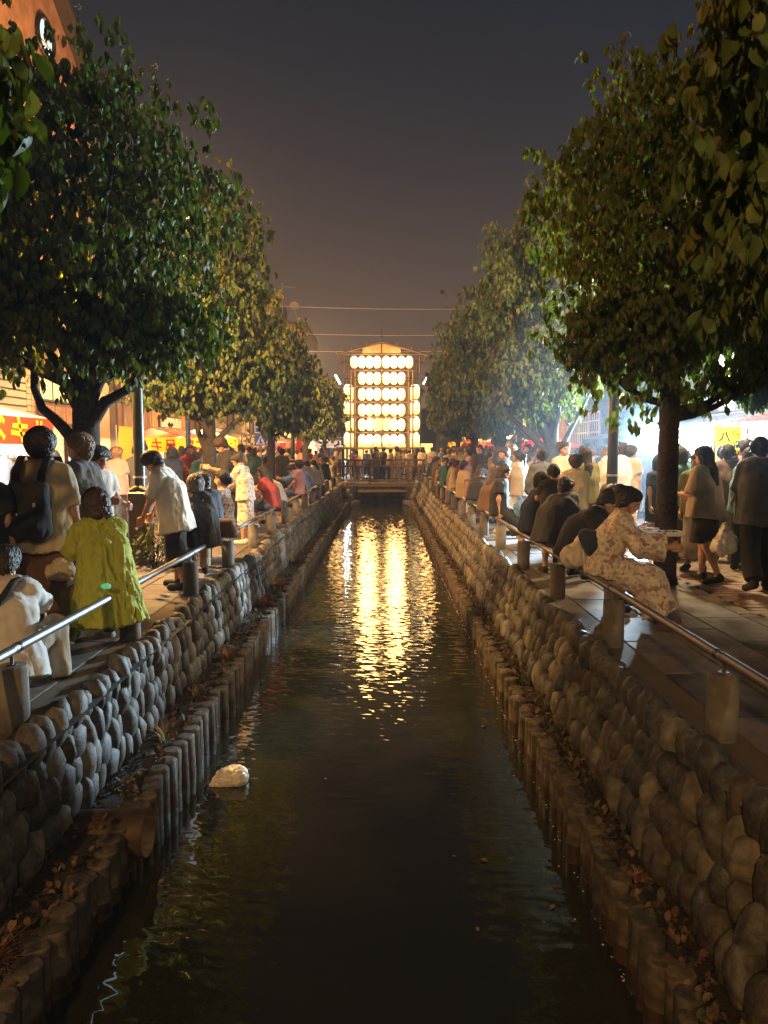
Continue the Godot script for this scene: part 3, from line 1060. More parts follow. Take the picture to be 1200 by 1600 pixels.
func build_tower():
	var c := Vector3(-0.12, 0, -39.0)
	var o := thing("lantern_tower", "tall timber scaffold tower on the bridge that carries the rows of lit lanterns", "tower", c)
	var dz := -3.4
	# posts and floors
	for x in [-1.42, 1.42]:
		for z in [0.0, dz]:
			bar(o, "post", Vector3(x, -0.06, z), Vector3(x, 6.0, z), 0.065, M.wood)
	for x in [-1.62, 1.62]:
		bar(o, "post", Vector3(x, -0.06, 0.1), Vector3(x, 5.75, 0.1), 0.045, M.wood)
	for z in [0.05, dz]:
		bar(o, "post", Vector3(0, 1.75, z), Vector3(0, 7.0, z), 0.045, M.wood)
	for x in [-1.98, 1.98]:
		for z in [0.0, dz]:
			bar(o, "roof_post", Vector3(x, 5.6, z), Vector3(x, 6.6, z), 0.035, M.wood)
			bar(o, "outer_post", Vector3(x * 1.02, -0.06, z), Vector3(x * 1.02, 4.95, z), 0.028, M.dark_metal)
	var st := start()
	bx(st, Vector3(0, 1.70, dz * 0.5), Vector3(4.5, 0.12, 3.9), 0.015)
	put("platform", st, M.wood_dark, o)
	for y in [2.52, 3.32, 4.10, 4.90, 5.73]:
		for z in [0.06, dz - 0.06]:
			bar(o, "beam", Vector3(-1.75, y, z), Vector3(1.75, y, z), 0.042, M.wood)
		for x in [-1.42, 1.42]:
			bar(o, "side_beam", Vector3(x, y - 0.07, 0.2), Vector3(x, y - 0.07, dz - 0.2), 0.04, M.wood)
	for y in [2.60, 3.42, 4.22, 5.05, 5.32]:
		for x in [-2.0, 2.0]:
			bar(o, "outrigger", Vector3(x, y, 0.3), Vector3(x, y, dz - 0.3), 0.024, M.dark_metal)
			bar(o, "bracket", Vector3(x, y, 0.0), Vector3(x * 0.7, y, 0.0), 0.02, M.dark_metal)
	for y in [3.43, 5.32, 5.18]:
		bar(o, "scaffold_pipe", Vector3(-2.2 if y < 5.0 else -1.5, y, 0.32), Vector3(2.05 if y < 5.0 else 1.5, y, 0.32), 0.022, M.dark_metal)
	bar(o, "brace", Vector3(-1.18, 4.95, 0.38), Vector3(0.45, 1.8, 0.38), 0.024, M.dark_metal)
	bar(o, "brace", Vector3(1.3, 5.3, 0.43), Vector3(-0.5, 1.8, 0.43), 0.024, M.dark_metal)
	for x in [-1.85, -1.0, 1.0, 1.7]:
		bar(o, "leg_brace", Vector3(x, -0.06, 0.06), Vector3(x * 0.97, 1.65, 0.06), 0.035, M.wood_dark)
	for x in [-2.1, 2.1]:
		for k in 8:
			bar(o, "stair_baluster", Vector3(x, 0.2, -0.2 - k * 0.32), Vector3(x, 1.6, -0.2 - k * 0.32), 0.016, M.dark_metal)
	# roof with its gable board and mast
	for z in [0.25, dz - 0.25]:
		bar(o, "rafter", Vector3(-2.42, 6.50, z), Vector3(0, 7.16, z), 0.045, M.wood)
		bar(o, "rafter", Vector3(2.42, 6.50, z), Vector3(0, 7.16, z), 0.045, M.wood)
		bar(o, "tie_beam", Vector3(-2.0, 6.55, z), Vector3(2.0, 6.55, z), 0.035, M.wood)
	for k in 4:
		for s: int in [-1, 1]:
			var t := k / 3.0
			bar(o, "purlin", Vector3(s * 2.35 * (1.0 - t), 6.58 + 0.66 * t + 0.05, 0.5), Vector3(s * 2.35 * (1.0 - t), 6.58 + 0.66 * t + 0.05, dz - 0.5), 0.03, M.wood)
	for s: int in [-1, 1]:
		st = start()
		var z := 0.30
		var f := func(zz: float, rev: bool):
			var p := [Vector3(s * 0.03, 6.60, zz), Vector3(s * 0.98, 6.60, zz), Vector3(s * 0.98, 6.84, zz), Vector3(s * 0.03, 7.08, zz)]
			if rev: p.reverse()
			quad(st, p[0], p[1], p[2], p[3])
		f.call(z, s < 0)
		f.call(z - 0.02, s > 0)
		put("gable_board", st, M.ply, o)
	bar(o, "mast", Vector3(0, 7.1, 0.1), Vector3(0, 7.95, 0.1), 0.025, M.wood_dark)
	# lanterns
	var shell := start(true)
	var prof := []
	for i in 15:
		var t := i / 14.0
		var r: float = 0.197 * pow(maxf(0.0, 1.0 - pow(absf(t * 2.0 - 1.0), 3.4)), 0.5)
		r = maxf(r, 0.085) + (0.004 if i % 2 else 0.0)
		prof.append(Vector2(r, -0.31 + 0.62 * t))
	lathe(shell, prof, Vector3.ZERO, 16)
	var sm := done(shell)
	var caps := start(true)
	lathe(caps, [Vector2(0.0, 0.305), Vector2(0.086, 0.305), Vector2(0.086, 0.335), Vector2(0.0, 0.335)], Vector3.ZERO, 12)
	lathe(caps, [Vector2(0.0, -0.33), Vector2(0.082, -0.33), Vector2(0.082, -0.305), Vector2(0.0, -0.305)], Vector3.ZERO, 12)
	tube(caps, [Vector3(0, 0.33, 0), Vector3(0, 0.42, 0)], [0.006], 5)
	var cm := done(caps)
	var first: Node3D = null
	var rows := ["top row", "second row", "third row", "fourth row", "fifth row", "bottom row"]
	var ys := [6.15, 5.32, 4.50, 3.68, 2.92, 2.12]
	for r in 6:
		var n := 8 if r == 0 else 6
		for i in n:
			var half := n / 2
			var x := (i - half + 0.5) * 0.398 + (0.035 if i >= half else -0.035)
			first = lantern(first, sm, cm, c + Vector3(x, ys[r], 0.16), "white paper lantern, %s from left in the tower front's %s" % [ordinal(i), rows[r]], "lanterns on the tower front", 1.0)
		for x in [-0.75, 0.75]: omni(c + Vector3(x, ys[r], 0.62), Color(1.0, 0.74, 0.42), 0.8, 0.5)
	var srows := ["highest", "second highest", "third highest", "lowest"]
	for s: int in [-1, 1]:
		for r in 4:
			for k in 3:
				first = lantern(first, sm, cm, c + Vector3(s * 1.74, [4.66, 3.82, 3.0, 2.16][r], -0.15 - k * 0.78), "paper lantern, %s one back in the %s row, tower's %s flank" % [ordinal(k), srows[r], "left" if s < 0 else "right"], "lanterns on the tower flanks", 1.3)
		omni(c + Vector3(s * 2.5, 3.4, -1.0), Color(1.0, 0.74, 0.42), 1.0, 0.5)
		# slanting tube lamp at the corner
		var fl := thing("tube_lamp", "slanting white tube lamp on the upper %s corner of the tower" % ["left" if s < 0 else "right"], "lamp", c + Vector3(s * 2.28, 5.28, 0.1))
		var ft := start(true)
		tube(ft, [Vector3(s * 0.13, 0.22, 0), Vector3(-s * 0.12, -0.25, 0)], [0.05 if s < 0 else 0.035], 10)
		put("tube", ft, M.tube_glow, fl)
		var fb := start()
		bx(fb, Vector3(-s * 0.1, 0.0, -0.06), Vector3(0.3, 0.03, 0.05), 0.005)
		put("holder", fb, M.dark_metal, fl)
	# the pale cut-paper crest between the braces of the fifth row
	var cr := thing("paper_crest", "white spiky paper decoration hung in the middle of the tower's fifth row", "decoration", c + Vector3(0, 2.85, 0.5))
	var cs := start()
	for k in 15:
		var x := (k - 7) * 0.1
		bx(cs, Vector3(x, 0.10 + 0.12 * wob.get_noise_1d(k * 3.7), 0), Vector3(0.08, 0.62 + 0.2 * wob.get_noise_1d(k * 9.1), 0.012), 0.0, Basis(Vector3(0, 0, 1), 0.25 * wob.get_noise_1d(k * 5.0)))
	put("strips", cs, M.white_canvas, cr)

func lantern(first: Node3D, sm: Mesh, cm: Mesh, at: Vector3, label: String, group: String, s: float) -> Node3D:
	var o: Node3D
	if first == null:
		o = thing("paper_lantern", label, "lantern", at, 0.0, group)
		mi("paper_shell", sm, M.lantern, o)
		mi("end_rings", cm, M.dark_metal, o)
		first = o
	else:
		o = first.duplicate()
		o.name = numbered("paper_lantern")
		add_child(o)
		tag(o, label, "lantern", group)
	o.position = at
	o.scale = Vector3(s, s, s)
	o.rotation.y = rng.randf() * TAU
	return first

# ------------------------------------------------------------------ buildings along both streets
func block(o: Node3D, called: String, x0: float, x1: float, y0: float, y1: float, z0: float, z1: float, mat: Material, bevel := 0.0) -> MeshInstance3D:
	var st := start()
	bx(st, Vector3((x0 + x1) * 0.5, (y0 + y1) * 0.5, (z0 + z1) * 0.5), Vector3(absf(x1 - x0), absf(y1 - y0), absf(z1 - z0)), bevel)
	return put(called, st, mat, o)

func window(o: Node3D, face: float, s: int, zc: float, yc: float, w: float, h: float, pane: Material, frame: Material, bars := 0):
	# on a wall whose outside looks along -s x; face is the wall's plane
	var f := Node3D.new()
	f.name = "window"
	o.add_child(f, true)
	var st := start()
	for k: int in [-1, 1]:
		bx(st, Vector3(face - s * 0.03, yc + k * (h * 0.5 + 0.03), zc), Vector3(0.14, 0.06, w + 0.12), 0.008)
		bx(st, Vector3(face - s * 0.03, yc, zc + k * (w * 0.5 + 0.03)), Vector3(0.138, h, 0.06), 0.008)
	put("frame", st, frame, f)
	st = start()
	bx(st, Vector3(face - s * 0.008, yc, zc), Vector3(0.012, h, w))
	put("pane", st, pane, f)
	for i in bars:
		st = start()
		bx(st, Vector3(face - s * 0.05, yc, zc - w * 0.5 + w * (i + 1.0) / (bars + 1.0)), Vector3(0.03, h, 0.03))
		put("bar", st, frame, f)

func house(label: String, x0: float, x1: float, z0: float, z1: float, h: float, mat: Material) -> Node3D:
	var o := thing("building", label, "building")
	block(o, "wall", x0, x1, -0.1, h, z0, z1, mat)
	block(o, "parapet", minf(x0, x1) - 0.06, maxf(x0, x1) + 0.06, h, h + 0.22, minf(z0, z1) - 0.06, maxf(z0, z1) + 0.06, M.concrete_dark, 0.02)
	return o

func build_buildings():
	M.apricot = worn(lin(0.42, 0.235, 0.14), 0.9, "mottle", 0.25, 0.3)
	M.apricot_b = worn(lin(0.40, 0.21, 0.11), 0.9, "mottle", 0.22, 0.3)
	M.brownwall = worn(lin(0.16, 0.09, 0.05), 0.85, "mottle", 0.3, 0.3)
	M.darkwall = worn(lin(0.05, 0.04, 0.035), 0.85, "mottle", 0.3)
	M.cream = worn(lin(0.50, 0.42, 0.31), 0.9, "stain", 0.2, 0.3)
	M.greywall = worn(lin(0.27, 0.26, 0.25), 0.85, "mottle", 0.3, 0.2)
	M.greyblue = worn(lin(0.13, 0.14, 0.14), 0.8, "mottle", 0.3, 0.2)
	M.ochre = worn(lin(0.62, 0.34, 0.09), 0.85, "mottle", 0.3, 0.2)
	M.shutter = plain(lin(0.16, 0.15, 0.13), 0.5, 0.3)
	M.tile = worn(lin(0.45, 0.24, 0.12), 0.5, "mottle", 2.0)
	# left 1: apricot gabled building with a round window
	var o := thing("building", "apricot gabled building with a lit round window high in its gable", "building")
	block(o, "wall", -17.0, -9.0, -0.1, 11.4, -12.0, -17.6, M.apricot)
	var st := start()
	var zs := [-17.6, -24.0, -24.0, -20.8, -17.6]
	var ys := [-0.1, -0.1, 11.9, 14.1, 12.3]
	var face := []
	var rear := []
	for i in 5:
		face.append(Vector3(-9.0, ys[i], zs[i]))
		rear.append(Vector3(-17.0, ys[i], zs[i]))
	quad(st, face[0], face[1], face[2], face[4])
	tri(st, face[4], face[2], face[3])
	quad(st, rear[1], rear[0], rear[4], rear[2])
	tri(st, rear[2], rear[4], rear[3])
	quad(st, face[1], rear[1], rear[2], face[2])
	quad(st, rear[0], face[0], face[4], rear[4])
	put("wall", st, M.apricot, o)
	for k in 2:
		st = start()
		var a: Vector3 = face[3]
		var b: Vector3 = face[2 if k == 0 else 4]
		var m := (a + b) * 0.5 + Vector3(-3.9, 0.1, 0)
		var d := (b - a).normalized()
		bx(st, m, Vector3(8.6, 0.16, (b - a).length() + 0.5), 0.02, Basis(Vector3.RIGHT, d.cross(Vector3.RIGHT), -d))
		put("roof", st, M.darkwall, o)
	var w := Node3D.new()
	w.name = "round_window"
	o.add_child(w)
	st = start(true)
	var bs := Basis(Vector3(0, 0, 1), -PI / 2)
	lathe(st, [Vector2(0.43, -0.02), Vector2(0.43, 0.1), Vector2(0.52, 0.1), Vector2(0.52, -0.02)], Vector3(-9.0, 12.5, -20.55), 28, bs)
	put("frame", st, M.dark_metal, w)
	st = start()
	lathe(st, [Vector2(0.43, 0.02), Vector2(0.0, 0.022)], Vector3(-9.0, 12.5, -20.55), 28, bs)
	put("pane", st, M.pale_glow, w)
	st = start()
	bx(st, Vector3(-8.96, 12.35, -20.5), Vector3(0.03, 0.04, 0.8))
	bx(st, Vector3(-8.958, 12.5, -20.62), Vector3(0.03, 0.8, 0.04))
	put("muntin", st, M.white_metal, w)
	for k in 24:
		block(o, "shutter_slat", -8.97, -8.90, 0.05 + k * 0.19, 0.23 + k * 0.19, -16.2, -18.6, M.shutter, 0.02)
	for k in 26:
		for j in 2:
			block(o, "tile", -8.975, -8.93, 0.05 + k * 0.15, 0.19 + k * 0.15, -18.66 - j * 0.26, -18.90 - j * 0.26, M.tile, 0.006)
	window(o, -9.0, -1, -20.6, 3.35, 2.5, 0.75, M.room_glow, M.concrete_dark, 2)
	block(o, "sign_board", -8.97, -8.82, 2.30, 2.86, -19.25, -22.0, M.brownwall, 0.02)
	for k in 4:
		block(o, "sign_panel", -8.818, -8.80, 2.36, 2.80, -19.3 - k * 0.68, -19.92 - k * 0.68, M.apricot_b, 0.004)
	window(o, -9.0, -1, -20.0, 1.15, 1.2, 2.1, M.room_glow, M.white_metal, 1)
	window(o, -9.0, -1, -21.4, 1.15, 0.9, 2.1, M.pale_glow, M.dark_metal, 0)
	block(o, "pilaster", -8.98, -8.80, -0.05, 6.5, -22.2, -23.9, M.tile, 0.02)
	# left 2: brown panels and an apricot wall with a barred window
	o = house("flat apricot building with brown panels and a long barred window", -9.0, -17.0, -24.05, -39.0, 8.8, M.apricot_b)
	block(o, "recess", -8.99, -8.9, -0.05, 6.5, -24.2, -24.75, M.darkwall)
	block(o, "panel", -8.99, -8.86, -0.05, 5.6, -24.8, -28.2, M.brownwall)
	for z in [-25.3, -26.5, -28.25]:
		st = start(true)
		tube(st, [Vector3(-8.80, 0, z), Vector3(-8.80, 5.2, z)], [0.045], 8)
		put("downpipe", st, M.cream, o)
	block(o, "vent_hood", -8.85, -8.65, 1.95, 2.1, -25.8, -26.0, M.white_metal, 0.02)
	block(o, "vent_hood", -8.98, -8.8, 4.3, 4.45, -30.9, -31.1, M.darkwall, 0.02)
	window(o, -9.0, -1, -27.0, 3.0, 0.6, 0.9, M.glass, M.dark_metal, 0)
	window(o, -9.0, -1, -31.2, 2.75, 3.0, 0.42, M.darkwall, M.dark_metal, 0)
	for k in 9:
		block(o, "window_bar", -8.97, -8.88, 2.55, 2.95, -29.9 - k * 0.325, -30.0 - k * 0.325, M.white_metal)
	window(o, -9.0, -1, -31.0, 5.15, 1.4, 0.8, M.glass, M.dark_metal, 1)
	window(o, -9.0, -1, -31.0, 1.4, 2.2, 0.8, M.darkwall, M.white_metal, 2)
	for y in [2.2, 3.6]:
		block(o, "groove", -8.995, -8.985, y, y + 0.03, -28.3, -34.8, M.brownwall)
	block(o, "pilaster", -8.99, -8.8, -0.05, 8.6, -34.8, -36.3, M.brownwall, 0.02)
	block(o, "tile_panel", -8.99, -8.9, -0.05, 8.6, -37.0, -38.9, M.tile)
	st = start(true)
	tube(st, [Vector3(-8.78, 0, -36.6), Vector3(-8.78, 8.4, -36.6)], [0.07], 8)
	put("downpipe", st, M.cream, o)
	# shop sign box on the brown panels
	var sg := thing("sign_box", "square white shop sign box mounted high on the brown wall panels", "sign", Vector3(-8.55, 3.75, -25.2))
	block(sg, "box", -0.3, 0.3, -0.5, 0.5, -0.12, 0.10, M.white_metal, 0.02)
	block(sg, "face", -0.27, 0.27, -0.46, 0.46, 0.101, 0.112, M.white_canvas)
	st = start()
	for k in 3: write(st, ["nushi", "ko", "ya"][k], Vector3(-0.22 + k * 0.155, -0.15, 0.114), Vector3.RIGHT, Vector3.DOWN, Vector2(0.12, 0.18), 1.0)
	put("lettering", st, M.ink, sg)
	# left 3: cream house
	o = house("cream rendered house with railed balcony windows beyond the apricot building", -9.0, -16.0, -39.2, -61.0, 8.6, M.cream)
	for z in [-43.5, -50.5, -56.0]:
		window(o, -9.0, -1, z, 3.5, 1.7, 1.5, M.glass, M.dark_metal, 1)
		window(o, -9.0, -1, z, 6.3, 1.7, 1.4, M.glass, M.dark_metal, 1)
		block(o, "balcony_rail", -8.6, -8.56, 3.3, 3.36, z - 1.0, z + 1.0, M.dark_metal)
		for k in 7:
			block(o, "baluster", -8.595, -8.565, 2.6, 3.3, z - 0.95 + k * 0.31, z - 0.92 + k * 0.31, M.dark_metal)
		block(o, "balcony_floor", -9.0, -8.55, 2.52, 2.6, z - 1.0, z + 1.0, M.cream)
	# far left: taller block with roof house, aerial and dish
	o = house("tall distant apartment block with a stair house and aerial on its roof", -15.0, -6.9, -66.0, -78.0, 12.6, M.apricot)
	block(o, "stair_house", -14.6, -9.5, 12.7, 15.3, -67.0, -74.0, M.apricot)
	block(o, "stair_house", -13.0, -10.0, 15.35, 15.7, -67.0, -70.0, M.cream)
	for x in [-8.4, -7.6, -7.05]:
		block(o, "rib", x - 0.09, x + 0.09, 0.0, 12.6, -65.99, -65.75, M.cream)
	block(o, "roof_slab", -11.6, -9.4, 12.0, 12.5, -65.95, -65.6, M.cream)
	for k in 3:
		for j in 2:
			var wf := Node3D.new()
			wf.name = "window"
			o.add_child(wf, true)
			block(wf, "frame", -13.6 + j * 2.6, -12.2 + j * 2.6, 3.0 + k * 3.0, 4.4 + k * 3.0, -65.99, -65.9, M.dark_metal)
			block(wf, "pane", -13.5 + j * 2.6, -12.3 + j * 2.6, 3.1 + k * 3.0, 4.3 + k * 3.0, -65.895, -65.885, M.room_glow if (k + j) % 3 == 0 else M.glass)
	st = start(true)
	tube(st, [Vector3(-9.0, 12.6, -66.8), Vector3(-9.0, 16.3, -66.8)], [0.05], 6)
	tube(st, [Vector3(-9.0, 16.0, -66.8), Vector3(-7.8, 15.9, -66.8)], [0.03], 5)
	put("aerial", st, M.white_metal, o)
	st = start(true)
	lathe(st, [Vector2(0.0, 0.0), Vector2(0.25, 0.05), Vector2(0.42, 0.16)], Vector3(-7.9, 14.2, -66.6), 14, Basis(Vector3.RIGHT, 1.2))
	tube(st, [Vector3(-7.6, 12.6, -66.7), Vector3(-7.9, 14.2, -66.6)], [0.04], 5)
	put("dish", st, M.white_metal, o)
	# left, out by the camera
	o = house("plain brown building beside the near end of the left street", -9.0, -17.0, 8.0, -11.9, 7.5, M.brownwall)
	window(o, -9.0, -1, -4.0, 3.6, 2.2, 1.2, M.glass, M.dark_metal, 1)
	# right side
	o = house("tavern building with bright upper windows and neon at the right edge", 9.0, 17.0, -6.0, -19.6, 7.8, M.greywall)
	for k in 3:
		window(o, 9.0, 1, -18.3 + k * 1.5, 3.75, 1.0, 1.25, M.sign_glow if k < 2 else M.room_glow, M.dark_metal, 3)
	for k in 8:
		block(o, "louvre", 8.8, 9.02, 2.62 + k * 0.085, 2.66 + k * 0.085, -17.6, -18.6, M.white_metal)
	for k in 7:
		for j in 5:
			block(o, "tile", 8.955, 8.99, 2.55 + k * 0.14, 2.67 + k * 0.14, -14.9 - j * 0.5, -15.37 - j * 0.5, M.tile if (k + j) % 4 == 0 else M.cream, 0.006)
	block(o, "canopy", 8.3, 9.0, 2.45, 2.53, -11.0, -19.4, M.white_metal, 0.02)
	block(o, "sign_band", 8.7, 8.99, 1.85, 2.43, -12.0, -19.4, M.darkwall)
	var ne := thing("neon_sign", "orange neon character sign under the tavern canopy", "sign", Vector3(8.64, 2.38, -18.75))
	st = start()
	write(st, "katsu", Vector3(0, 0, 0), Vector3(-0.35, 0, 0.94), Vector3.DOWN, Vector2(0.6, 0.48), 1.3, 0.03)
	put("neon_character", st, M.neon, ne)
	var bd := start()
	bx(bd, Vector3(-0.10, -0.24, 0.26), Vector3(0.03, 0.56, 0.8), 0.01, Basis(Vector3.UP, 0.356))
	put("backing", bd, M.darkwall, ne)
	for row in 2:
		var bl := thing("bulb_string", "string of small green bulbs %s the neon character" % ["above" if row == 0 else "below"], "bulb string", Vector3(8.5, 2.42 - row * 0.58, -19.2), 0.0, "green bulb strings on the tavern")
		for k in 12:
			st = start(true)
			lathe(st, [Vector2(0.0, -0.03), Vector2(0.025, 0.0), Vector2(0.0, 0.03)], Vector3(0, 0, k * 0.28), 8)
			put("bulb", st, M.neon_green, bl)
		st = start(true)
		tube(st, [Vector3(0, 0.04, -0.1), Vector3(0, 0.04, 3.3)], [0.006], 5)
		put("wire", st, M.dark_metal, bl)
	var vs := thing("light_box_sign", "tall upright white light box sign projecting from the tavern, partly behind leaves", "sign", Vector3(8.85, 4.0, -19.3))
	block(vs, "case", -0.38, 0.30, -1.42, 1.42, -0.16, 0.10, M.brownwall, 0.02)
	block(vs, "lit_face", -0.24, 0.27, -1.36, 1.38, 0.101, 0.112, M.sign_glow)
	omni(Vector3(8.8, 4.0, -18.7), Color(0.9, 0.96, 1.0), 3.0, 0.3)
	# grey blank building
	o = house("blank grey panelled building between the light box sign and the siding", 9.0, 17.0, -19.9, -25.3, 9.0, M.greywall)
	for k in 6:
		block(o, "wall_panel", 8.955, 8.99, 2.9, 8.8, -20.0 - k * 0.88, -20.85 - k * 0.88, M.greywall, 0.008)
	block(o, "fascia", 8.7, 8.99, 2.5, 2.86, -20.0, -25.2, M.greyblue, 0.02)
	window(o, 9.0, 1, -22.6, 1.3, 3.6, 1.9, M.glass, M.white_metal, 3)
	# grey siding house with white stair lattice
	o = house("dark grey house clad in horizontal siding with a white lattice stair", 9.0, 17.0, -25.5, -36.2, 8.5, M.greyblue)
	for k in 40:
		block(o, "siding_board", 8.93, 8.98, 0.1 + k * 0.205, 0.295 + k * 0.205, -25.6, -36.1, M.greyblue, 0.015)
	for z in [-28.8, -30.4, -32.0, -33.8]:
		block(o, "lattice_post", 8.33, 8.40, 0.0, 3.1, z - 0.04, z + 0.04, M.white_metal)
	for y in [1.6, 2.3, 2.75, 3.08]:
		block(o, "lattice_rail", 8.335, 8.395, y, y + 0.06, -28.8, -33.8, M.white_metal)
	for k in 16:
		block(o, "lattice_bar", 8.35, 8.38, 1.66, 3.08, -28.95 - k * 0.31, -29.0 - k * 0.31, M.white_metal)
	st = start(true)
	tube(st, [Vector3(8.8, 0, -35.0), Vector3(8.8, 8.4, -35.0)], [0.06], 8)
	put("downpipe", st, M.ochre, o)
	var ys2 := thing("hanging_sign", "dark projecting sign with a yellow character beside the lamp post", "sign", Vector3(8.6, 3.5, -27.6))
	block(ys2, "board", -0.30, 0.28, -0.75, 0.42, -0.05, 0.05, M.greyblue, 0.01)
	st = start()
	write(st, "nushi", Vector3(-0.25, 0.36, 0.052), Vector3.RIGHT, Vector3.DOWN, Vector2(0.5, 0.62), 1.6, 0.012)
	put("lettering", st, glow(Color(1.0, 0.7, 0.1), 0.6), ys2)
	st = start(true)
	lathe(st, [Vector2(0.0, 0.0), Vector2(0.17, 0.0), Vector2(0.17, 0.02), Vector2(0.0, 0.022)], Vector3(-0.05, -0.52, 0.05), 18, Basis(Vector3.RIGHT, PI / 2))
	put("disc", st, M.white_canvas, ys2)
	# ochre building and the dark ones beyond
	o = house("single-storey ochre yellow building with a poster board", 9.0, 16.0, -36.4, -42.5, 4.4, M.ochre)
	block(o, "poster_board", 8.88, 8.99, 1.0, 1.75, -37.6, -39.6, M.darkwall, 0.01)
	for k in 3:
		block(o, "poster", 8.86, 8.875, 1.08, 1.68, -37.7 - k * 0.62, -38.25 - k * 0.62, [M.white_canvas, M.pink_canvas, M.cream][k])
	o = house("dark three-storey building beyond the ochre one", 9.5, 17.0, -43.0, -58.0, 9.0, M.darkwall)
	for k in 3: window(o, 9.5, 1, -46.0 - k * 4.0, 3.4, 1.6, 1.2, M.room_glow if k == 1 else M.glass, M.dark_metal, 1)
	o = house("far shop building with lit sign boards on the right of the tower", 5.6, 14.0, -62.0, -80.0, 7.0, M.brownwall)
	for k in 5:
		var m: Material = [M.room_glow, M.sign_glow, M.cream, M.room_glow, M.pink_canvas][k]
		block(o, "sign_board", 5.9 + k * 1.3, 6.9 + k * 1.3, 2.4 + (k % 2) * 0.5, 4.2 + (k % 3) * 0.4, -61.98, -61.85, m, 0.02)
	block(o, "shop_window", 5.8, 12.0, 0.3, 2.2, -61.98, -61.9, M.room_glow)
	o = house("far low shops with lit windows on the left beyond the bridge", -14.0, -4.6, -54.0, -64.0, 5.2, M.cream)
	block(o, "shop_window", -13.5, -4.9, 0.4, 2.2, -53.98, -53.9, M.room_glow)
	for k in 3:
		block(o, "sign_board", -9.6 + k * 1.7, -8.3 + k * 1.7, 2.5, 3.5, -53.98, -53.86, [M.white_canvas, M.room_glow, M.red_canvas][k], 0.02)
	o = house("row of dim houses closing the street far behind the tower", -5.0, 6.0, -84.0, -92.0, 6.0, M.darkwall)
	block(o, "shop_window", -4.5, 5.5, 0.4, 2.3, -83.98, -83.9, M.room_glow)
	o = house("plain grey building beside the near end of the right street", 9.0, 17.0, 10.0, -5.8, 8.0, M.greywall)
	# overhead wires beyond the bridge
	for i in 3:
		var a := Vector3(-16, [13.1, 11.0, 9.6][i], -58.0)
		var b := Vector3(16, [12.7, 10.8, 9.7][i], -58.0)
		var pts := []
		for k in 13:
			var t := k / 12.0
			pts.append(a.lerp(b, t) - Vector3(0, 0.5 * 4.0 * t * (1.0 - t), 0))
		st = start(true)
		tube(st, pts, [0.022], 5)
		tag(put("overhead_wire", st, M.white_metal), "%s of the three overhead wires strung across behind the tower" % ["highest", "middle", "lowest"][i], "wire", "overhead wires")
	for s: int in [-1, 1]:
		st = start(true)
		tube(st, [Vector3(s * 12.5, -0.1, -58.0), Vector3(s * 12.5, 13.4, -58.0)], [0.16, 0.11], 10)
		tag(put("utility_pole", st, M.concrete), "concrete utility pole carrying the wires on the %s beyond the bridge" % ["left" if s < 0 else "right"], "utility pole", "utility poles")

# ------------------------------------------------------------------ lamps, signs
func build_lamp_posts():
	for p in [[-3.5, -10.6, "tall dark lamp post with a square box base beside the nearest left tree", 18.0, 3.75, -4.25], [-3.5, -28.5, "dark lamp post with box base further along the left pavement", 18.0, 3.9, -4.2], [3.5, -11.35, "dark lamp post between the first two right trees", 8.0, 4.0, 4.4], [3.5, -29.0, "far dark lamp post among the right trees", 5.0, 4.0, 4.3],
			[-3.5, 7.2, "dark lamp post on the left pavement behind the camera", 14.0, 6.4, -3.0], [3.5, 7.6, "dark lamp post on the right pavement behind the camera", 4.0, 6.4, 3.0]]:
		var o := thing("lamp_post", p[2], "lamp post", Vector3(p[0], 0, p[1]), 0.0, "street lamp posts")
		var st := start()
		bx(st, Vector3(0, 0.50, 0), Vector3(0.30, 1.1, 0.30), 0.025)
		put("base_box", st, M.pole_box, o)
		st = start()
		for s: int in [-1, 1]:
			bx(st, Vector3(s * 0.07, 1.09, 0), Vector3(0.13, 0.05, 0.26), 0.02, Basis(Vector3(0, 0, 1), -s * 0.5))
		put("cap", st, M.cream, o)
		st = start(true)
		tube(st, [Vector3(0, 1.03, 0), Vector3(0, 1.3, 0), Vector3(0, p[4] + 0.25, 0)], [0.085, 0.082, 0.07], 14)
		put("pole", st, M.pole, o)
		st = start(true)
		tube(st, [Vector3(0, 1.24, 0), Vector3(0, 1.27, 0)], [0.094], 14)
		put("collar", st, M.white_metal, o)
		var ax: float = p[5] - p[0]
		st = start(true)
		tube(st, [Vector3(0, p[4] + 0.18, 0), Vector3(ax, p[4] + 0.2, 0)], [0.035, 0.028], 8)
		put("arm", st, M.pole, o)
		st = start(true)
		lathe(st, [Vector2(0.0, 0.17), Vector2(0.09, 0.16), Vector2(0.2, 0.10), Vector2(0.2, 0.085), Vector2(0.0, 0.095)], Vector3(ax, p[4], 0), 16)
		put("lamp_hood", st, M.pole, o)
		st = start(true)
		lathe(st, [Vector2(0.0, -0.1), Vector2(0.08, -0.07), Vector2(0.12, 0.0), Vector2(0.1, 0.06), Vector2(0.0, 0.07)], Vector3(ax, p[4], 0), 14)
		put("lamp_globe", st, M.lamp_glow, o)
		omni(Vector3(ax, p[4] - 0.02, 0), Color(1.0, 0.76, 0.45) if p[0] < 0.0 else Color(1.0, 0.88, 0.7), p[3], 0.1, o)

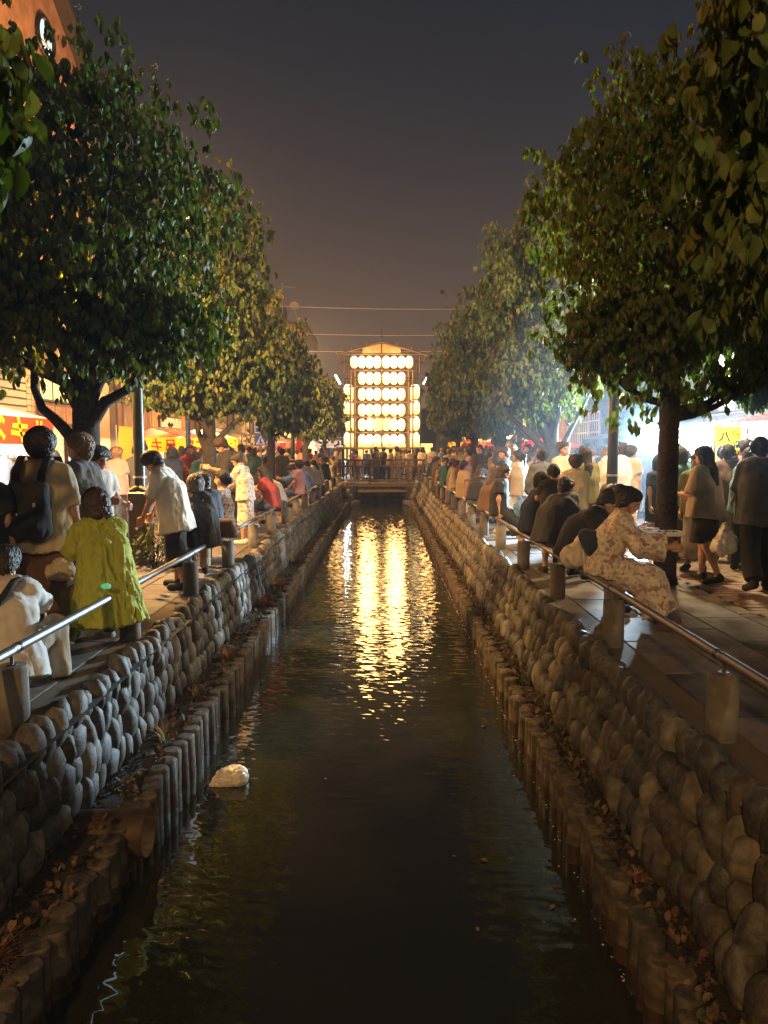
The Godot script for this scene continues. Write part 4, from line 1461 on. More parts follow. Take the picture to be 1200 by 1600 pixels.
func tall_light(z: float, label: String, energy: float):
	var o := thing("street_light", label, "street light", Vector3(-4.9, 0, z), 0.0, "tall street lights on the left street")
	var st := start(true)
	tube(st, [Vector3(0, -0.06, 0), Vector3(0, 7.2, 0)], [0.07, 0.045], 10)
	put("pole", st, M.pole, o)
	st = start(true)
	lathe(st, [Vector2(0.0, 0.12), Vector2(0.1, 0.08), Vector2(0.13, 0.0), Vector2(0.1, -0.08), Vector2(0.0, -0.12)], Vector3(0, 7.3, 0), 14)
	put("lamp_globe", st, M.lamp_glow, o)
	omni(Vector3(0, 7.3, 0), Color(1.0, 0.70, 0.42), energy, 0.12, o)

func build_signs():
	tall_light(-18.6, "tall street light among the left crowns beside the apricot walls", 20.0)
	tall_light(-47.0, "tall street light beyond the cream house near the bridge", 40.0)
	# yellow tavern banner on a pole
	var o := thing("banner", "tall yellow tavern banner with black brush characters in front of the stalls", "banner", Vector3(5.70, 0, -12.3))
	var st := start(true)
	tube(st, [Vector3(-0.24, -0.05, 0), Vector3(-0.24, 2.08, 0)], [0.012], 8)
	tube(st, [Vector3(-0.25, 2.04, 0), Vector3(0.22, 2.04, 0)], [0.008], 6)
	put("pole", st, M.white_metal, o)
	st = start(true)
	var n := 10
	var p := func(i: int, j: int) -> Vector3:
		var u := i / 6.0
		var v := j / float(n)
		return Vector3(-0.215 + 0.43 * u + 0.02 * v, 2.02 - 1.15 * v, 0.012 * sin(u * 5.0 + v * 3.0))
	for i in 6:
		for j in n: quad(st, p.call(i, j + 1), p.call(i + 1, j + 1), p.call(i + 1, j), p.call(i, j))
	put("cloth", st, M.yellow_canvas, o)
	st = start()
	for k in 3: write(st, ["kyo", "sake", "ya"][k], Vector3(0.055, 1.965 - k * 0.165, 0.016), Vector3.RIGHT, Vector3.DOWN, Vector2(0.14, 0.14), 1.35)
	for k in 2: write(st, ["ko", "te"][k], Vector3(0.06, 1.42 - k * 0.15, 0.016), Vector3.RIGHT, Vector3.DOWN, Vector2(0.12, 0.12), 1.35)
	for k in 3: write(st, ["ha", "i", "po"][k], Vector3(-0.17, 1.95 - k * 0.26, 0.016), Vector3.RIGHT, Vector3.DOWN, Vector2(0.2, 0.2), 1.7)
	put("lettering", st, M.ink, o)
	# blue pedestrian signs on a post
	var blue := plain(lin(0.02, 0.08, 0.42), 0.4)
	var white := plain(lin(0.75, 0.75, 0.75), 0.4)
	var ps := thing("traffic_sign", "pair of blue and white pedestrian signs on one post on the left", "traffic sign", Vector3(-4.4, 0, -26.5))
	st = start(true)
	tube(st, [Vector3(0, -0.05, -0.05), Vector3(0, 2.72, -0.05)], [0.03], 8)
	put("post", st, M.white_metal, ps)
	st = start()
	bx(st, Vector3(0, 2.44, 0), Vector3(0.42, 0.42, 0.012), 0.003)
	put("square_plate", st, white, ps)
	st = start()
	for a: int in [-1, 1]:
		for b: int in [-1, 1]: bx(st, Vector3(a * 0.1, 2.44 + b * 0.1, 0.009), Vector3(0.18, 0.17, 0.004))
	put("blue_field", st, blue, ps)
	st = start()
	bx(st, Vector3(0.0, 2.55, 0.014), Vector3(0.05, 0.14, 0.004))
	bx(st, Vector3(0.0, 2.34, 0.014), Vector3(0.12, 0.04, 0.004))
	put("figure", st, white, ps)
	st = start()
	bx(st, Vector3(0, 1.98, 0), Vector3(0.42, 0.40, 0.012), 0.003)
	put("crossing_plate", st, blue, ps)
	st = start()
	tri(st, Vector3(-0.18, 1.81, 0.009), Vector3(0.18, 1.81, 0.009), Vector3(0, 2.15, 0.009))
	put("triangle", st, white, ps)
	st = start()
	bx(st, Vector3(0.0, 1.99, 0.013), Vector3(0.035, 0.12, 0.004), 0.0, Basis(Vector3(0, 0, 1), -0.2))
	bx(st, Vector3(-0.02, 1.89, 0.013), Vector3(0.03, 0.11, 0.004), 0.0, Basis(Vector3(0, 0, 1), -0.5))
	bx(st, Vector3(0.03, 1.89, 0.0132), Vector3(0.03, 0.11, 0.004), 0.0, Basis(Vector3(0, 0, 1), 0.5))
	put("walker", st, M.ink, ps)
	# round sign seen from behind on the right
	var rs := thing("traffic_sign", "round traffic sign seen from behind next to the red tent", "traffic sign", Vector3(4.6, 0, -25.8))
	st = start(true)
	tube(st, [Vector3(0, -0.05, 0), Vector3(0, 2.15, 0)], [0.028], 8)
	put("post", st, M.white_metal, rs)
	st = start()
	lathe(st, [Vector2(0.0, -0.01), Vector2(0.24, -0.01), Vector2(0.24, 0.0), Vector2(0.0, 0.002)], Vector3(0, 1.92, -0.04), 24, Basis(Vector3.RIGHT, PI / 2))
	put("disc", st, M.concrete, rs)
	# red upright flags by the far left stalls
	for f in [[-4.6, -38.5, M.red_canvas, "red upright festival flag beside the far left trees"], [5.2, -47.0, M.red_canvas, "red upright flag right of the tower among the far stalls"], [-7.2, -20.0, M.yellow_canvas, "small yellow flag beside the left stalls"]]:
		var fl := thing("flag", f[3], "flag", Vector3(f[0], 0, f[1]), 0.0, "upright festival flags")
		st = start(true)
		tube(st, [Vector3(0, -0.05, 0), Vector3(0, 2.3, 0)], [0.015], 6)
		put("pole", st, M.white_metal, fl)
		st = start()
		bx(st, Vector3(0.25, 1.75, 0), Vector3(0.46, 1.0, 0.006), 0.0, Basis(Vector3(0, 0, 1), -0.12))
		put("cloth", st, f[2], fl)

# ------------------------------------------------------------------ food stalls
func slope(st: SurfaceTool, a: Vector3, b: Vector3, c: Vector3, d: Vector3, thick := 0.012):
	var n := (b - a).cross(d - a).normalized() * thick
	quad(st, a, b, c, d)
	quad(st, d - n, c - n, b - n, a - n)
	quad(st, a - n, b - n, b, a)
	quad(st, b - n, c - n, c, b)
	quad(st, c - n, d - n, d, c)
	quad(st, d - n, a - n, a, d)

func stall(label: String, s: int, xf: float, depth: float, z0: float, z1: float, h: float, roof: Material, banner: Material, ink: Material, words: Array, lamp: float, tone: Color, valance: Material, stripe: Material = null) -> Node3D:
	# s: -1 on the left street, 1 on the right; xf: the open front; z0 nearer than z1
	var o := thing("food_stall", label, "food stall", Vector3(xf, 0, z0), 0.0, "lit food stalls on the streets")
	var L := z0 - z1
	var xb := s * depth
	for x in [0.0, xb]:
		for z in [-0.05, -L + 0.05]:
			var st := start(true)
			tube(st, [Vector3(x, -0.03, z), Vector3(x, h, z)], [0.02], 6)
			put("post", st, M.white_metal, o)
	var mid := xb * 0.45
	var st := start()
	if s < 0:
		slope(st, Vector3(-s * 0.25, h, 0.15), Vector3(-s * 0.25, h, -L - 0.15), Vector3(mid, h + 0.32, -L - 0.15), Vector3(mid, h + 0.32, 0.15))
		slope(st, Vector3(mid, h + 0.32, 0.15), Vector3(mid, h + 0.32, -L - 0.15), Vector3(xb, h - 0.1, -L - 0.15), Vector3(xb, h - 0.1, 0.15))
	else:
		slope(st, Vector3(mid, h + 0.32, 0.15), Vector3(mid, h + 0.32, -L - 0.15), Vector3(-s * 0.25, h, -L - 0.15), Vector3(-s * 0.25, h, 0.15))
		slope(st, Vector3(xb, h - 0.1, 0.15), Vector3(xb, h - 0.1, -L - 0.15), Vector3(mid, h + 0.32, -L - 0.15), Vector3(mid, h + 0.32, 0.15))
	put("roof", st, roof, o)
	if stripe:
		for k in 4:
			st = start()
			var zz := -L * (k + 0.5) / 4.0
			slope(st, Vector3(-s * 0.252, h + 0.006, zz + 0.12), Vector3(-s * 0.252, h + 0.006, zz - 0.12), Vector3(mid, h + 0.33, zz - 0.12), Vector3(mid, h + 0.33, zz + 0.12), 0.004)
			put("stripe", st, stripe, o)
	# banners: along the front and on the near end
	var fx := -s * 0.26
	var bh := 0.46
	st = start()
	bx(st, Vector3(fx, h - bh * 0.5, -L * 0.5), Vector3(0.012, bh, L + 0.2))
	put("front_banner", st, banner, o)
	st = start()
	bx(st, Vector3(xb * 0.5 - s * 0.13, h - bh * 0.5, 0.14), Vector3(depth + 0.22, bh, 0.012))
	put("end_banner", st, banner, o)
	st = start()
	var nw := words.size()
	for k in nw:
		var zz := -L * (k + 0.15) / nw
		if s < 0: write(st, words[k], Vector3(fx + 0.009, h - 0.05, zz), Vector3(0, 0, -1), Vector3.DOWN, Vector2(L / nw * 0.7, bh * 0.8), 1.5)
		else: write(st, words[nw - 1 - k], Vector3(fx - 0.009, h - 0.05, -L * (k + 0.85) / nw), Vector3(0, 0, 1), Vector3.DOWN, Vector2(L / nw * 0.7, bh * 0.8), 1.5)
		write(st, words[k], Vector3(minf(0, xb) + depth * (k + 0.15) / nw, h - 0.05, 0.149), Vector3.RIGHT, Vector3.DOWN, Vector2(depth / nw * 0.7, bh * 0.8), 1.5)
	put("lettering", st, ink, o)
	# scalloped white valance
	st = start()
	var n := int(L / 0.22)
	for k in n:
		var zz := -L * (k + 0.5) / n
		bx(st, Vector3(fx * 0.92, h - bh - 0.09, zz), Vector3(0.008, 0.17, L / n * 0.98))
		bx(st, Vector3(fx * 0.92, h - bh - 0.195, zz), Vector3(0.008, 0.05, L / n * 0.6))
	put("valance", st, valance, o)
	st = start()
	bx(st, Vector3(xb * 0.3, 0.42, -L * 0.5), Vector3(0.6, 0.84, L - 0.2), 0.02)
	put("counter", st, M.white_metal, o)
	st = start()
	for k in int(L / 0.4):
		bx(st, Vector3(xb * 0.3 + 0.1 * sin(k * 2.3), 0.9 + 0.03 * (k % 3), -0.3 - k * 0.4), Vector3(0.3, 0.12 + 0.06 * (k % 3), 0.3), 0.03)
	put("trays", st, M.c_beige, o)
	# lamps hung under the roof
	for k in 2:
		var zz := -L * (0.28 + 0.44 * k)
		st = start(true)
		tube(st, [Vector3(mid * 0.4, h - 0.12, zz + 0.45), Vector3(mid * 0.4, h - 0.12, zz - 0.45)], [0.025], 8)
		put("tube_lamp", st, M.tube_glow, o)
	omni(Vector3(mid * 0.4, h - 0.24, -L * 0.5), tone, lamp, 0.25, o)
	return o

func build_stalls():
	M.pat_red = plain(Color.WHITE, 0.8)
	var g := Gradient.new()
	g.interpolation_mode = Gradient.GRADIENT_INTERPOLATE_CONSTANT
	g.offsets = PackedFloat32Array([0.0, 0.42, 0.5])
	g.colors = PackedColorArray([Color(0.45, 0.12, 0.1), Color(0.85, 0.82, 0.78), Color(0.8, 0.28, 0.2)])
	for pair in [["pat_red", g]]:
		var n := FastNoiseLite.new()
		n.seed = 8
		n.frequency = 0.03
		n.fractal_octaves = 2
		var t := NoiseTexture2D.new()
		t.noise = n
		t.color_ramp = pair[1]
		t.seamless = true
		M[pair[0]].albedo_texture = t
		M[pair[0]].uv1_triplanar = true
		M[pair[0]].uv1_world_triplanar = true
		M[pair[0]].uv1_scale = Vector3(0.5, 0.5, 0.5)
	M.pat_red.backlight_enabled = true
	M.pat_red.backlight = Color(0.6, 0.5, 0.5)
	M.pat_white = M.pat_red.duplicate()
	var g2: Gradient = g.duplicate()
	g2.colors = PackedColorArray([Color(0.35, 0.33, 0.33), Color(0.85, 0.85, 0.85), Color(0.6, 0.55, 0.55)])
	var t2: NoiseTexture2D = M.pat_red.albedo_texture.duplicate()
	t2.color_ramp = g2
	M.pat_white.albedo_texture = t2
	var warm := Color(1.0, 0.84, 0.58)
	var cool := Color(0.95, 0.97, 1.0)
	stall("bright stall with a red and yellow banner at the left edge", -1, -6.4, 2.2, -10.6, -13.7, 2.2, M.white_canvas, M.red_canvas, M.yellow_canvas, ["so", "ba", "ki", "ru"], 8.8, cool, M.white_canvas)
	stall("stall with a red striped roof and yellow banner lettered in red, on the left", -1, -6.5, 1.8, -23.6, -27.2, 2.02, M.red_canvas, M.yellow_canvas, M.red_ink, ["ta", "ko2", "ki", "ya"], 7.7, warm, M.white_canvas, M.white_canvas)
	stall("yellow bannered stall behind the second left tree", -1, -6.4, 1.8, -28.6, -31.0, 2.1, M.white_canvas, M.yellow_canvas, M.red_ink, ["so", "bar", "su"], 6.6, warm, M.white_canvas)
	stall("dark roofed stall in front of the cream house", -1, -6.6, 2.0, -33.0, -36.5, 2.3, M.darkwall, M.brownwall, M.white_canvas, ["hi", "ya", "ki"], 3.9, warm, M.brownwall)
	stall("pink bannered stall near the left end of the bridge", -1, -5.4, 2.0, -39.5, -43.5, 2.0, M.pink_canvas, M.pink_canvas, M.white_canvas, ["ru", "hi", "ba"], 5.5, warm, M.white_canvas)
	stall("stall with a red patterned roof at the right edge", 1, 6.5, 2.3, -10.6, -13.6, 2.12, M.pat_red, M.red_canvas, M.yellow_canvas, ["ki", "su", "ru"], 5.0, Color(1.0, 0.7, 0.5), M.white_canvas)
	stall("stall with a pale patterned roof beside the yellow banner", 1, 6.5, 2.3, -14.2, -16.9, 2.1, M.pat_white, M.pat_white, M.red_ink, ["ko2", "ta", "bar"], 3.0, cool, M.white_canvas)
	stall("white tented stall beyond the floodlight", 1, 6.3, 2.2, -19.5, -22.6, 1.95, M.c_grey, M.c_grey, M.ink, ["hi", "ru", "su"], 1.5, cool, M.pink_canvas)
	stall("stall under a bright red tent on the right street", 1, 5.3, 2.2, -27.0, -31.0, 1.75, M.red_canvas, M.red_canvas, M.white_canvas, ["ya", "ki"], 6.6, warm, M.white_canvas)
	stall("white tented stall past the red tent", 1, 5.1, 2.0, -34.5, -38.0, 2.0, M.white_canvas, M.pink_canvas, M.white_canvas, ["ba", "ta"], 6.1, warm, M.white_canvas)
	stall("yellow bannered stall right of the bridge", 1, 4.6, 2.4, -46.5, -50.0, 2.1, M.c_olive, M.yellow_canvas, M.red_ink, ["ta", "ko2"], 6.6, warm, M.white_canvas)
	stall("long white lit stall behind the tower on the cross street", -1, -2.2, 2.2, -47.5, -51.5, 2.2, M.white_canvas, M.white_canvas, M.ink, ["so", "ba"], 6.6, cool, M.white_canvas)
	# the bare floodlight on its stand
	var o := thing("floodlight", "dazzling bare floodlight on a thin stand behind the nearest right tree", "floodlight", Vector3(5.95, 0, -16.6))
	var st := start(true)
	tube(st, [Vector3(0, -0.03, -0.05), Vector3(0, 1.86, -0.05)], [0.018], 8)
	for k in 3:
		var a := TAU * k / 3
		tube(st, [Vector3(0, 0.45, -0.05), Vector3(cos(a) * 0.35, -0.03, sin(a) * 0.35 - 0.05)], [0.012], 6)
	put("stand", st, M.dark_metal, o)
	st = start(true)
	lathe(st, [Vector2(0.0, -0.24), Vector2(0.17, -0.17), Vector2(0.24, 0.0), Vector2(0.17, 0.17), Vector2(0.0, 0.24)], Vector3(0, 1.98, 0.02), 16)
	put("lamp_bulb", st, M.flood_glow, o)
	st = start(true)
	lathe(st, [Vector2(0.0, -0.34), Vector2(0.16, -0.30), Vector2(0.27, -0.02), Vector2(0.26, 0.06), Vector2(0.25, -0.02), Vector2(0.15, -0.28), Vector2(0.0, -0.32)], Vector3(0, 1.98, 0.02), 20, Basis(Vector3(0, 1, 0), -0.35) * Basis(Vector3.RIGHT, PI / 2))
	put("reflector", st, M.dark_metal, o)
	var l := SpotLight3D.new()
	l.name = "lamp_light"
	l.light_color = Color(0.82, 0.93, 1.0)
	l.light_energy = 85.0
	l.light_size = 0.18
	l.spot_range = 60.0
	l.spot_attenuation = 2.0
	l.spot_angle = 78.0
	l.shadow_enabled = true
	l.position = Vector3(-0.11, 1.98, 0.33)
	l.rotation = Vector3(-0.03, PI - 0.36, 0)
	o.add_child(l, true)
	smoke("dense cooking steam glowing in front of the floodlight", Vector3(5.9, 1.98, -16.15), Vector3(1.5, 1.4, 1.1), 0.028, Color(0.62, 0.86, 1.0))
	smoke("thin cooking smoke drifting over the right street and its trees", Vector3(5.4, 2.3, -14.0), Vector3(7.2, 6.4, 20.0), 0.0062, Color(0.76, 0.90, 1.0))

func smoke(label: String, at: Vector3, size: Vector3, density: float, tone: Color):
	var fm := FogMaterial.new()
	fm.albedo = tone
	fm.density = density
	var fog := FogVolume.new()
	fog.shape = RenderingServer.FOG_VOLUME_SHAPE_ELLIPSOID
	fog.size = size
	fog.material = fm
	fog.name = numbered("smoke")
	fog.position = at
	add_child(fog)
	tag(fog, label, "smoke", "", "stuff")

# ------------------------------------------------------------------ trees
func leaf_mesh(curl: float) -> ArrayMesh:
	# an oval pointed leaf 0.12 long, folded along its midrib, from its stalk towards +z
	var key := "leaf%.2f" % curl
	if cache.has(key): return cache[key]
	var st := start(true)
	var wid := [0.0, 0.75, 1.0, 0.7, 0.0]
	var L := 0.12
	var W := 0.033
	var pt := func(i: int, s: int) -> Vector3:
		var t := i / 4.0
		return Vector3(s * wid[i] * W, -curl * t * t * L + absf(s) * wid[i] * 0.012, t * L)
	for i in 4:
		for s: int in [-1, 1]:
			var a: Vector3 = pt.call(i, 0)
			var b: Vector3 = pt.call(i + 1, 0)
			var c: Vector3 = pt.call(i + 1, s)
			var d: Vector3 = pt.call(i, s)
			if s > 0:
				if i < 3: tri(st, a, b, c)
				if i > 0: tri(st, a, c, d)
				if i == 3: tri(st, a, b, d)
			else:
				if i < 3: tri(st, a, c, b)
				if i > 0: tri(st, a, d, c)
				if i == 3: tri(st, a, d, b)
	cache[key] = done(st)
	return cache[key]

func tree(at: Vector3, label: String, lobes: Array, twigs: int, size: float, singles: int, rad: float, fork: float, seed_: int, limbs := []):
	var r := RandomNumberGenerator.new()
	r.seed = seed_
	var o := thing("street_tree", label, "tree", at, 0.0, "street trees along the canal")
	# trunk with a slight bend and a flared foot, then limbs into the lobes
	var lean := Vector3(r.randf_range(-0.08, 0.08), 0, r.randf_range(-0.08, 0.08))
	var top := lean + Vector3(0, lobes[0][0].y, 0)
	var st := start(true)
	tube(st, [Vector3(0, -0.06, 0), Vector3(0, 0.12, 0), lean * 0.3 + Vector3(0, 1.0, 0), lean * 0.6 + Vector3(0, fork, 0), lean + Vector3(0.03, fork + 0.8, 0), top], [rad * 1.5, rad * 1.12, rad, rad * 0.95, rad * 0.66, rad * 0.25], 12)
	put("trunk", st, M.bark, o)
	for k in 9:
		var l: Array = lobes[k % lobes.size()]
		var d := Vector3(r.randfn(), r.randf_range(-0.5, 0.8), r.randfn()).normalized() * 0.8
		var e: Vector3 = l[0] + d * l[1]
		var y0 := fork + r.randf_range(-0.25, 0.9)
		var s := lean * 0.6 + Vector3(0, y0, 0)
		var m := s.lerp(e, 0.45) + Vector3(0, -0.12 if e.y > y0 else 0.1, 0)
		st = start(true)
		tube(st, [s, s.lerp(m, 0.5) + Vector3(0, -0.03, 0), m, m.lerp(e, 0.5) + Vector3(0, 0.1, 0), e], [rad * 0.42, rad * 0.36, rad * 0.28, rad * 0.2, rad * 0.07], 7)
		put("limb", st, M.bark, o)
	for l in limbs:
		st = start(true)
		tube(st, l, [rad * 0.5, rad * 0.42, rad * 0.34, rad * 0.28, rad * 0.2, rad * 0.1], 8)
		put("limb", st, M.bark, o)
	# leaves in whorls at the twig ends
	var vol := 0.0
	for l in lobes: vol += pow(l[1].x * l[1].y * l[1].z, 0.67)
	var list := []
	var cols := []
	var pick := []
	for l in lobes:
		var n := int(twigs * pow(l[1].x * l[1].y * l[1].z, 0.67) / vol)
		for i in n:
			var d := Vector3(r.randfn(), r.randfn(), r.randfn()).normalized()
			var q := pow(r.randf(), 0.34)
			# an uneven outline with gaps
			var bump := 1.0 + 0.6 * wob.get_noise_3dv(d * 1.8 + Vector3(seed_ * 1.7, 0, l[0].x)) + 0.22 * wob.get_noise_3dv(d * 6.0 + Vector3(seed_, 3, 0))
			var p: Vector3 = l[0] + d * l[1] * q * bump
			if wob.get_noise_3dv((p + at) * 1.35) < -0.30: continue
			var shade := r.randf_range(0.55, 1.25)
			var kind := r.randf()
			var a0 := r.randf() * TAU
			for k in 5:
				var ls := size * r.randf_range(0.7, 1.2)
				var bs := Basis(Vector3.UP, a0 + TAU * k / 5.0 + r.randf_range(-0.4, 0.4)) * Basis(Vector3.RIGHT, r.randf_range(0.6, 1.55)) * Basis(Vector3(0, 0, 1), r.randf_range(-0.5, 0.5))
				var t := Transform3D(bs * Basis.from_scale(Vector3(ls, ls, ls)), p + Vector3(r.randf_range(-0.04, 0.04), r.randf_range(-0.05, 0.05), r.randf_range(-0.04, 0.04)) * size)
				list.append(t)
				cols.append((mini(5, int(shade * 5.0)) + int(kind * 2.0) + (r.randi() % 2)) % 6)
				if singles > 0:
					var wp := t.origin + at
					var dist := wp.distance_to(Vector3(0, 1.65, 0))
					if wp.z < -0.5 and absf(wp.x) < -wp.z * 0.53 and (wp.y - 1.65) < -wp.z * 0.62: pick.append([dist - (0.6 * wp.y if singles < 250 else 0.0), list.size() - 1])
	pick.sort_custom(func(a, b): return a[0] < b[0])
	var out := {}
	var crown := Node3D.new()
	crown.name = "crown"
	o.add_child(crown)
	for i in mini(singles, pick.size()):
		var j: int = pick[i][1]
		out[j] = true
		var lf := mi("leaf", leaf_mesh(0.55 if j % 2 else 0.3), M["leaf%d" % (j % 4)], crown)
		lf.transform = list[j]
	var rest := [[], [], [], [], [], []]
	for j in list.size():
		if out.has(j): continue
		rest[cols[j]].append(list[j])
	for k in 6:
		if rest[k].size(): scatter("foliage", rest[k], leaf_mesh(0.3 if k % 2 else 0.55), M["leaf%d" % k], crown)
	return o

func sprig(o: Node3D, base: Vector3, h: float):
	# a long shoot above the crown with a flower head at its tip
	var st := start(true)
	tube(st, [base, base + Vector3(0.02, h * 0.5, 0), base + Vector3(0.0, h, 0)], [0.008, 0.006, 0.004], 6)
	put("shoot", st, M.leaf3, o)
	for k in 9:
		var lf := mi("leaf", leaf_mesh(0.3), M["leaf%d" % (k % 4)], o)
		lf.transform = Transform3D(Basis(Vector3.UP, k * 2.4) * Basis(Vector3.RIGHT, 0.7) * Basis.from_scale(Vector3.ONE * (0.8 - k * 0.04)), base + Vector3(0, h * (0.1 + 0.085 * k), 0))
	st = start(true)
	for k in 7:
		var a := TAU * k / 7.0
		lathe(st, [Vector2(0.0, -0.012), Vector2(0.014, 0.0), Vector2(0.0, 0.012)], base + Vector3(cos(a) * 0.03, h + 0.01 + 0.012 * sin(k * 2.0), sin(a) * 0.03), 6)
	put("flower_head", st, M.c_beige, o)

func V(x: float, y: float, z: float) -> Vector3: return Vector3(x, y, z)

func build_trees():
	tree(V(-3.5, 0, -2.2), "near left tree whose big leaves hang into the top left corner", [[V(-0.4, 4.7, 0), V(1.9, 1.8, 1.9)], [V(1.66, 2.92, -0.5), V(0.5, 0.55, 0.6)], [V(1.0, 3.8, -0.6), V(0.8, 0.6, 0.8)]], 7000, 0.92, 300, 0.13, 2.3, 1)
	var t: Node3D = tree(V(-3.5, 0, -8.7), "dense leafy tree above the standing group on the left, with a low curving limb", [[V(0, 4.2, 0), V(1.7, 1.85, 1.7)], [V(-1.3, 3.5, 0.4), V(1.1, 1.1, 1.2)], [V(0.9, 3.0, 0.2), V(0.8, 0.5, 0.8)]], 7500, 0.85, 300, 0.16, 2.05, 2,
		[[V(-0.1, 1.75, 0.05), V(-0.28, 1.98, 0.1), V(-0.42, 2.12, 0.15), V(-0.5, 2.35, 0.15), V(-0.52, 2.7, 0.1), V(-0.7, 3.1, 0.1)], [V(0.1, 1.95, 0.05), V(0.3, 2.2, 0.12), V(0.55, 2.32, 0.15), V(0.75, 2.6, 0.1), V(1.0, 2.72, 0.1), V(1.4, 2.9, 0.1)], [V(0.05, 2.05, 0.1), V(0.25, 2.4, 0.2), V(0.5, 2.75, 0.2), V(0.7, 3.0, 0.2), V(0.9, 3.3, 0.2), V(1.2, 3.6, 0.2)]])
	sprig(t, V(0.16, 5.95, 0.2), 0.5)
	sprig(t, V(0.98, 5.55, 0.2), 0.28)
	tree(V(-3.5, 0, -14.9), "second street tree on the left, behind the man bending forward", [[V(0, 4.6, 0), V(1.4, 2.2, 1.4)], [V(-0.6, 3.1, 0.3), V(1.1, 0.8, 1.1)], [V(0.7, 3.1, 0.2), V(1.0, 0.7, 0.9)]], 5000, 1.0, 0, 0.14, 2.0, 3,
		[[V(0.05, 1.7, 0.05), V(0.3, 1.95, 0.1), V(0.55, 2.2, 0.1), V(0.75, 2.35, 0.1), V(0.95, 2.6, 0.1), V(1.2, 2.9, 0.1)], [V(-0.05, 1.6, 0.05), V(-0.2, 2.0, 0.1), V(-0.25, 2.4, 0.1), V(-0.35, 2.7, 0.1), V(-0.4, 2.9, 0.1), V(-0.6, 3.2, 0.1)]])
	tree(V(-3.5, 0, -22.8), "third street tree on the left beside the blue pedestrian signs", [[V(0, 4.0, 0), V(1.3, 1.6, 1.3)], [V(0.5, 2.9, 0), V(1.0, 0.7, 1.0)]], 3600, 1.2, 0, 0.13, 2.0, 4)
	tree(V(-3.5, 0, -33.0), "fourth street tree on the left, close to the lantern tower", [[V(0, 3.7, 0), V(1.7, 1.4, 1.4)], [V(0.7, 2.9, 0), V(1.1, 0.7, 1.0)]], 3600, 1.3, 0, 0.14, 1.8, 5)
	tree(V(-3.6, 0, -44.5), "thin-trunked tree at the left end of the bridge", [[V(0, 4.2, 0), V(1.6, 1.5, 1.4)]], 1200, 1.8, 0, 0.12, 2.2, 6)
	tree(V(3.45, 0, -2.5), "near right tree whose big leaves hang into the top right corner", [[V(0.4, 4.8, 0), V(1.9, 1.9, 1.9)], [V(-1.80, 3.0, -0.4), V(0.52, 0.85, 0.6)], [V(-1.2, 3.8, -0.5), V(0.85, 0.7, 0.8)]], 7500, 0.85, 300, 0.13, 2.3, 7)
	tree(V(3.45, 0, -9.0), "dark tree standing before the floodlight, nearest trunk on the right", [[V(0.05, 4.3, 0), V(1.65, 2.05, 1.6)], [V(1.2, 3.6, 0), V(1.1, 1.1, 1.2)], [V(-0.5, 3.0, 0.1), V(0.9, 0.6, 0.9)], [V(1.0, 2.5, 0.1), V(0.55, 0.3, 0.5)]], 8000, 0.85, 300, 0.125, 2.2, 8,
		[[V(0.05, 2.1, 0.05), V(0.25, 2.15, 0.1), V(0.42, 2.2, 0.1), V(0.62, 2.35, 0.1), V(0.85, 2.42, 0.1), V(1.3, 2.6, 0.1)]])
	tree(V(3.45, 0, -15.5), "second street tree on the right, forked low before the ochre wall", [[V(0, 4.7, 0), V(1.45, 2.3, 1.4)], [V(-0.3, 3.1, 0), V(1.2, 0.8, 1.1)]], 5600, 1.0, 0, 0.16, 1.7, 9,
		[[V(0.05, 1.35, 0.0), V(0.2, 1.6, 0.05), V(0.35, 1.9, 0.05), V(0.5, 2.2, 0.05), V(0.7, 2.6, 0.05), V(0.9, 3.0, 0.05)], [V(-0.05, 1.6, 0.0), V(-0.4, 1.95, 0.05), V(-0.7, 2.2, 0.05), V(-0.9, 2.4, 0.05), V(-1.0, 2.7, 0.05), V(-1.1, 3.0, 0.05)]])
	tree(V(3.45, 0, -22.0), "third street tree on the right, between the red tent and the canal", [[V(-0.1, 4.5, 0), V(1.75, 2.1, 1.5)], [V(-0.6, 3.0, 0), V(1.1, 0.7, 1.1)]], 4600, 1.15, 0, 0.13, 1.9, 10,
		[[V(-0.02, 1.4, 0.0), V(-0.15, 1.8, 0.05), V(-0.3, 2.2, 0.05), V(-0.35, 2.5, 0.05), V(-0.5, 2.8, 0.05), V(-0.6, 3.2, 0.05)]])
	tree(V(3.45, 0, -28.5), "fourth street tree on the right, pale-barked beside the seated row", [[V(-0.1, 4.1, 0), V(1.6, 1.8, 1.4)], [V(-0.6, 2.8, 0), V(1.1, 0.6, 1.1)]], 3800, 1.3, 0, 0.14, 1.9, 11)
	tree(V(3.45, 0, -35.0), "fifth street tree on the right, closest to the bridge", [[V(0, 3.7, 0), V(1.4, 1.4, 1.3)]], 1300, 1.7, 0, 0.12, 1.9, 12)

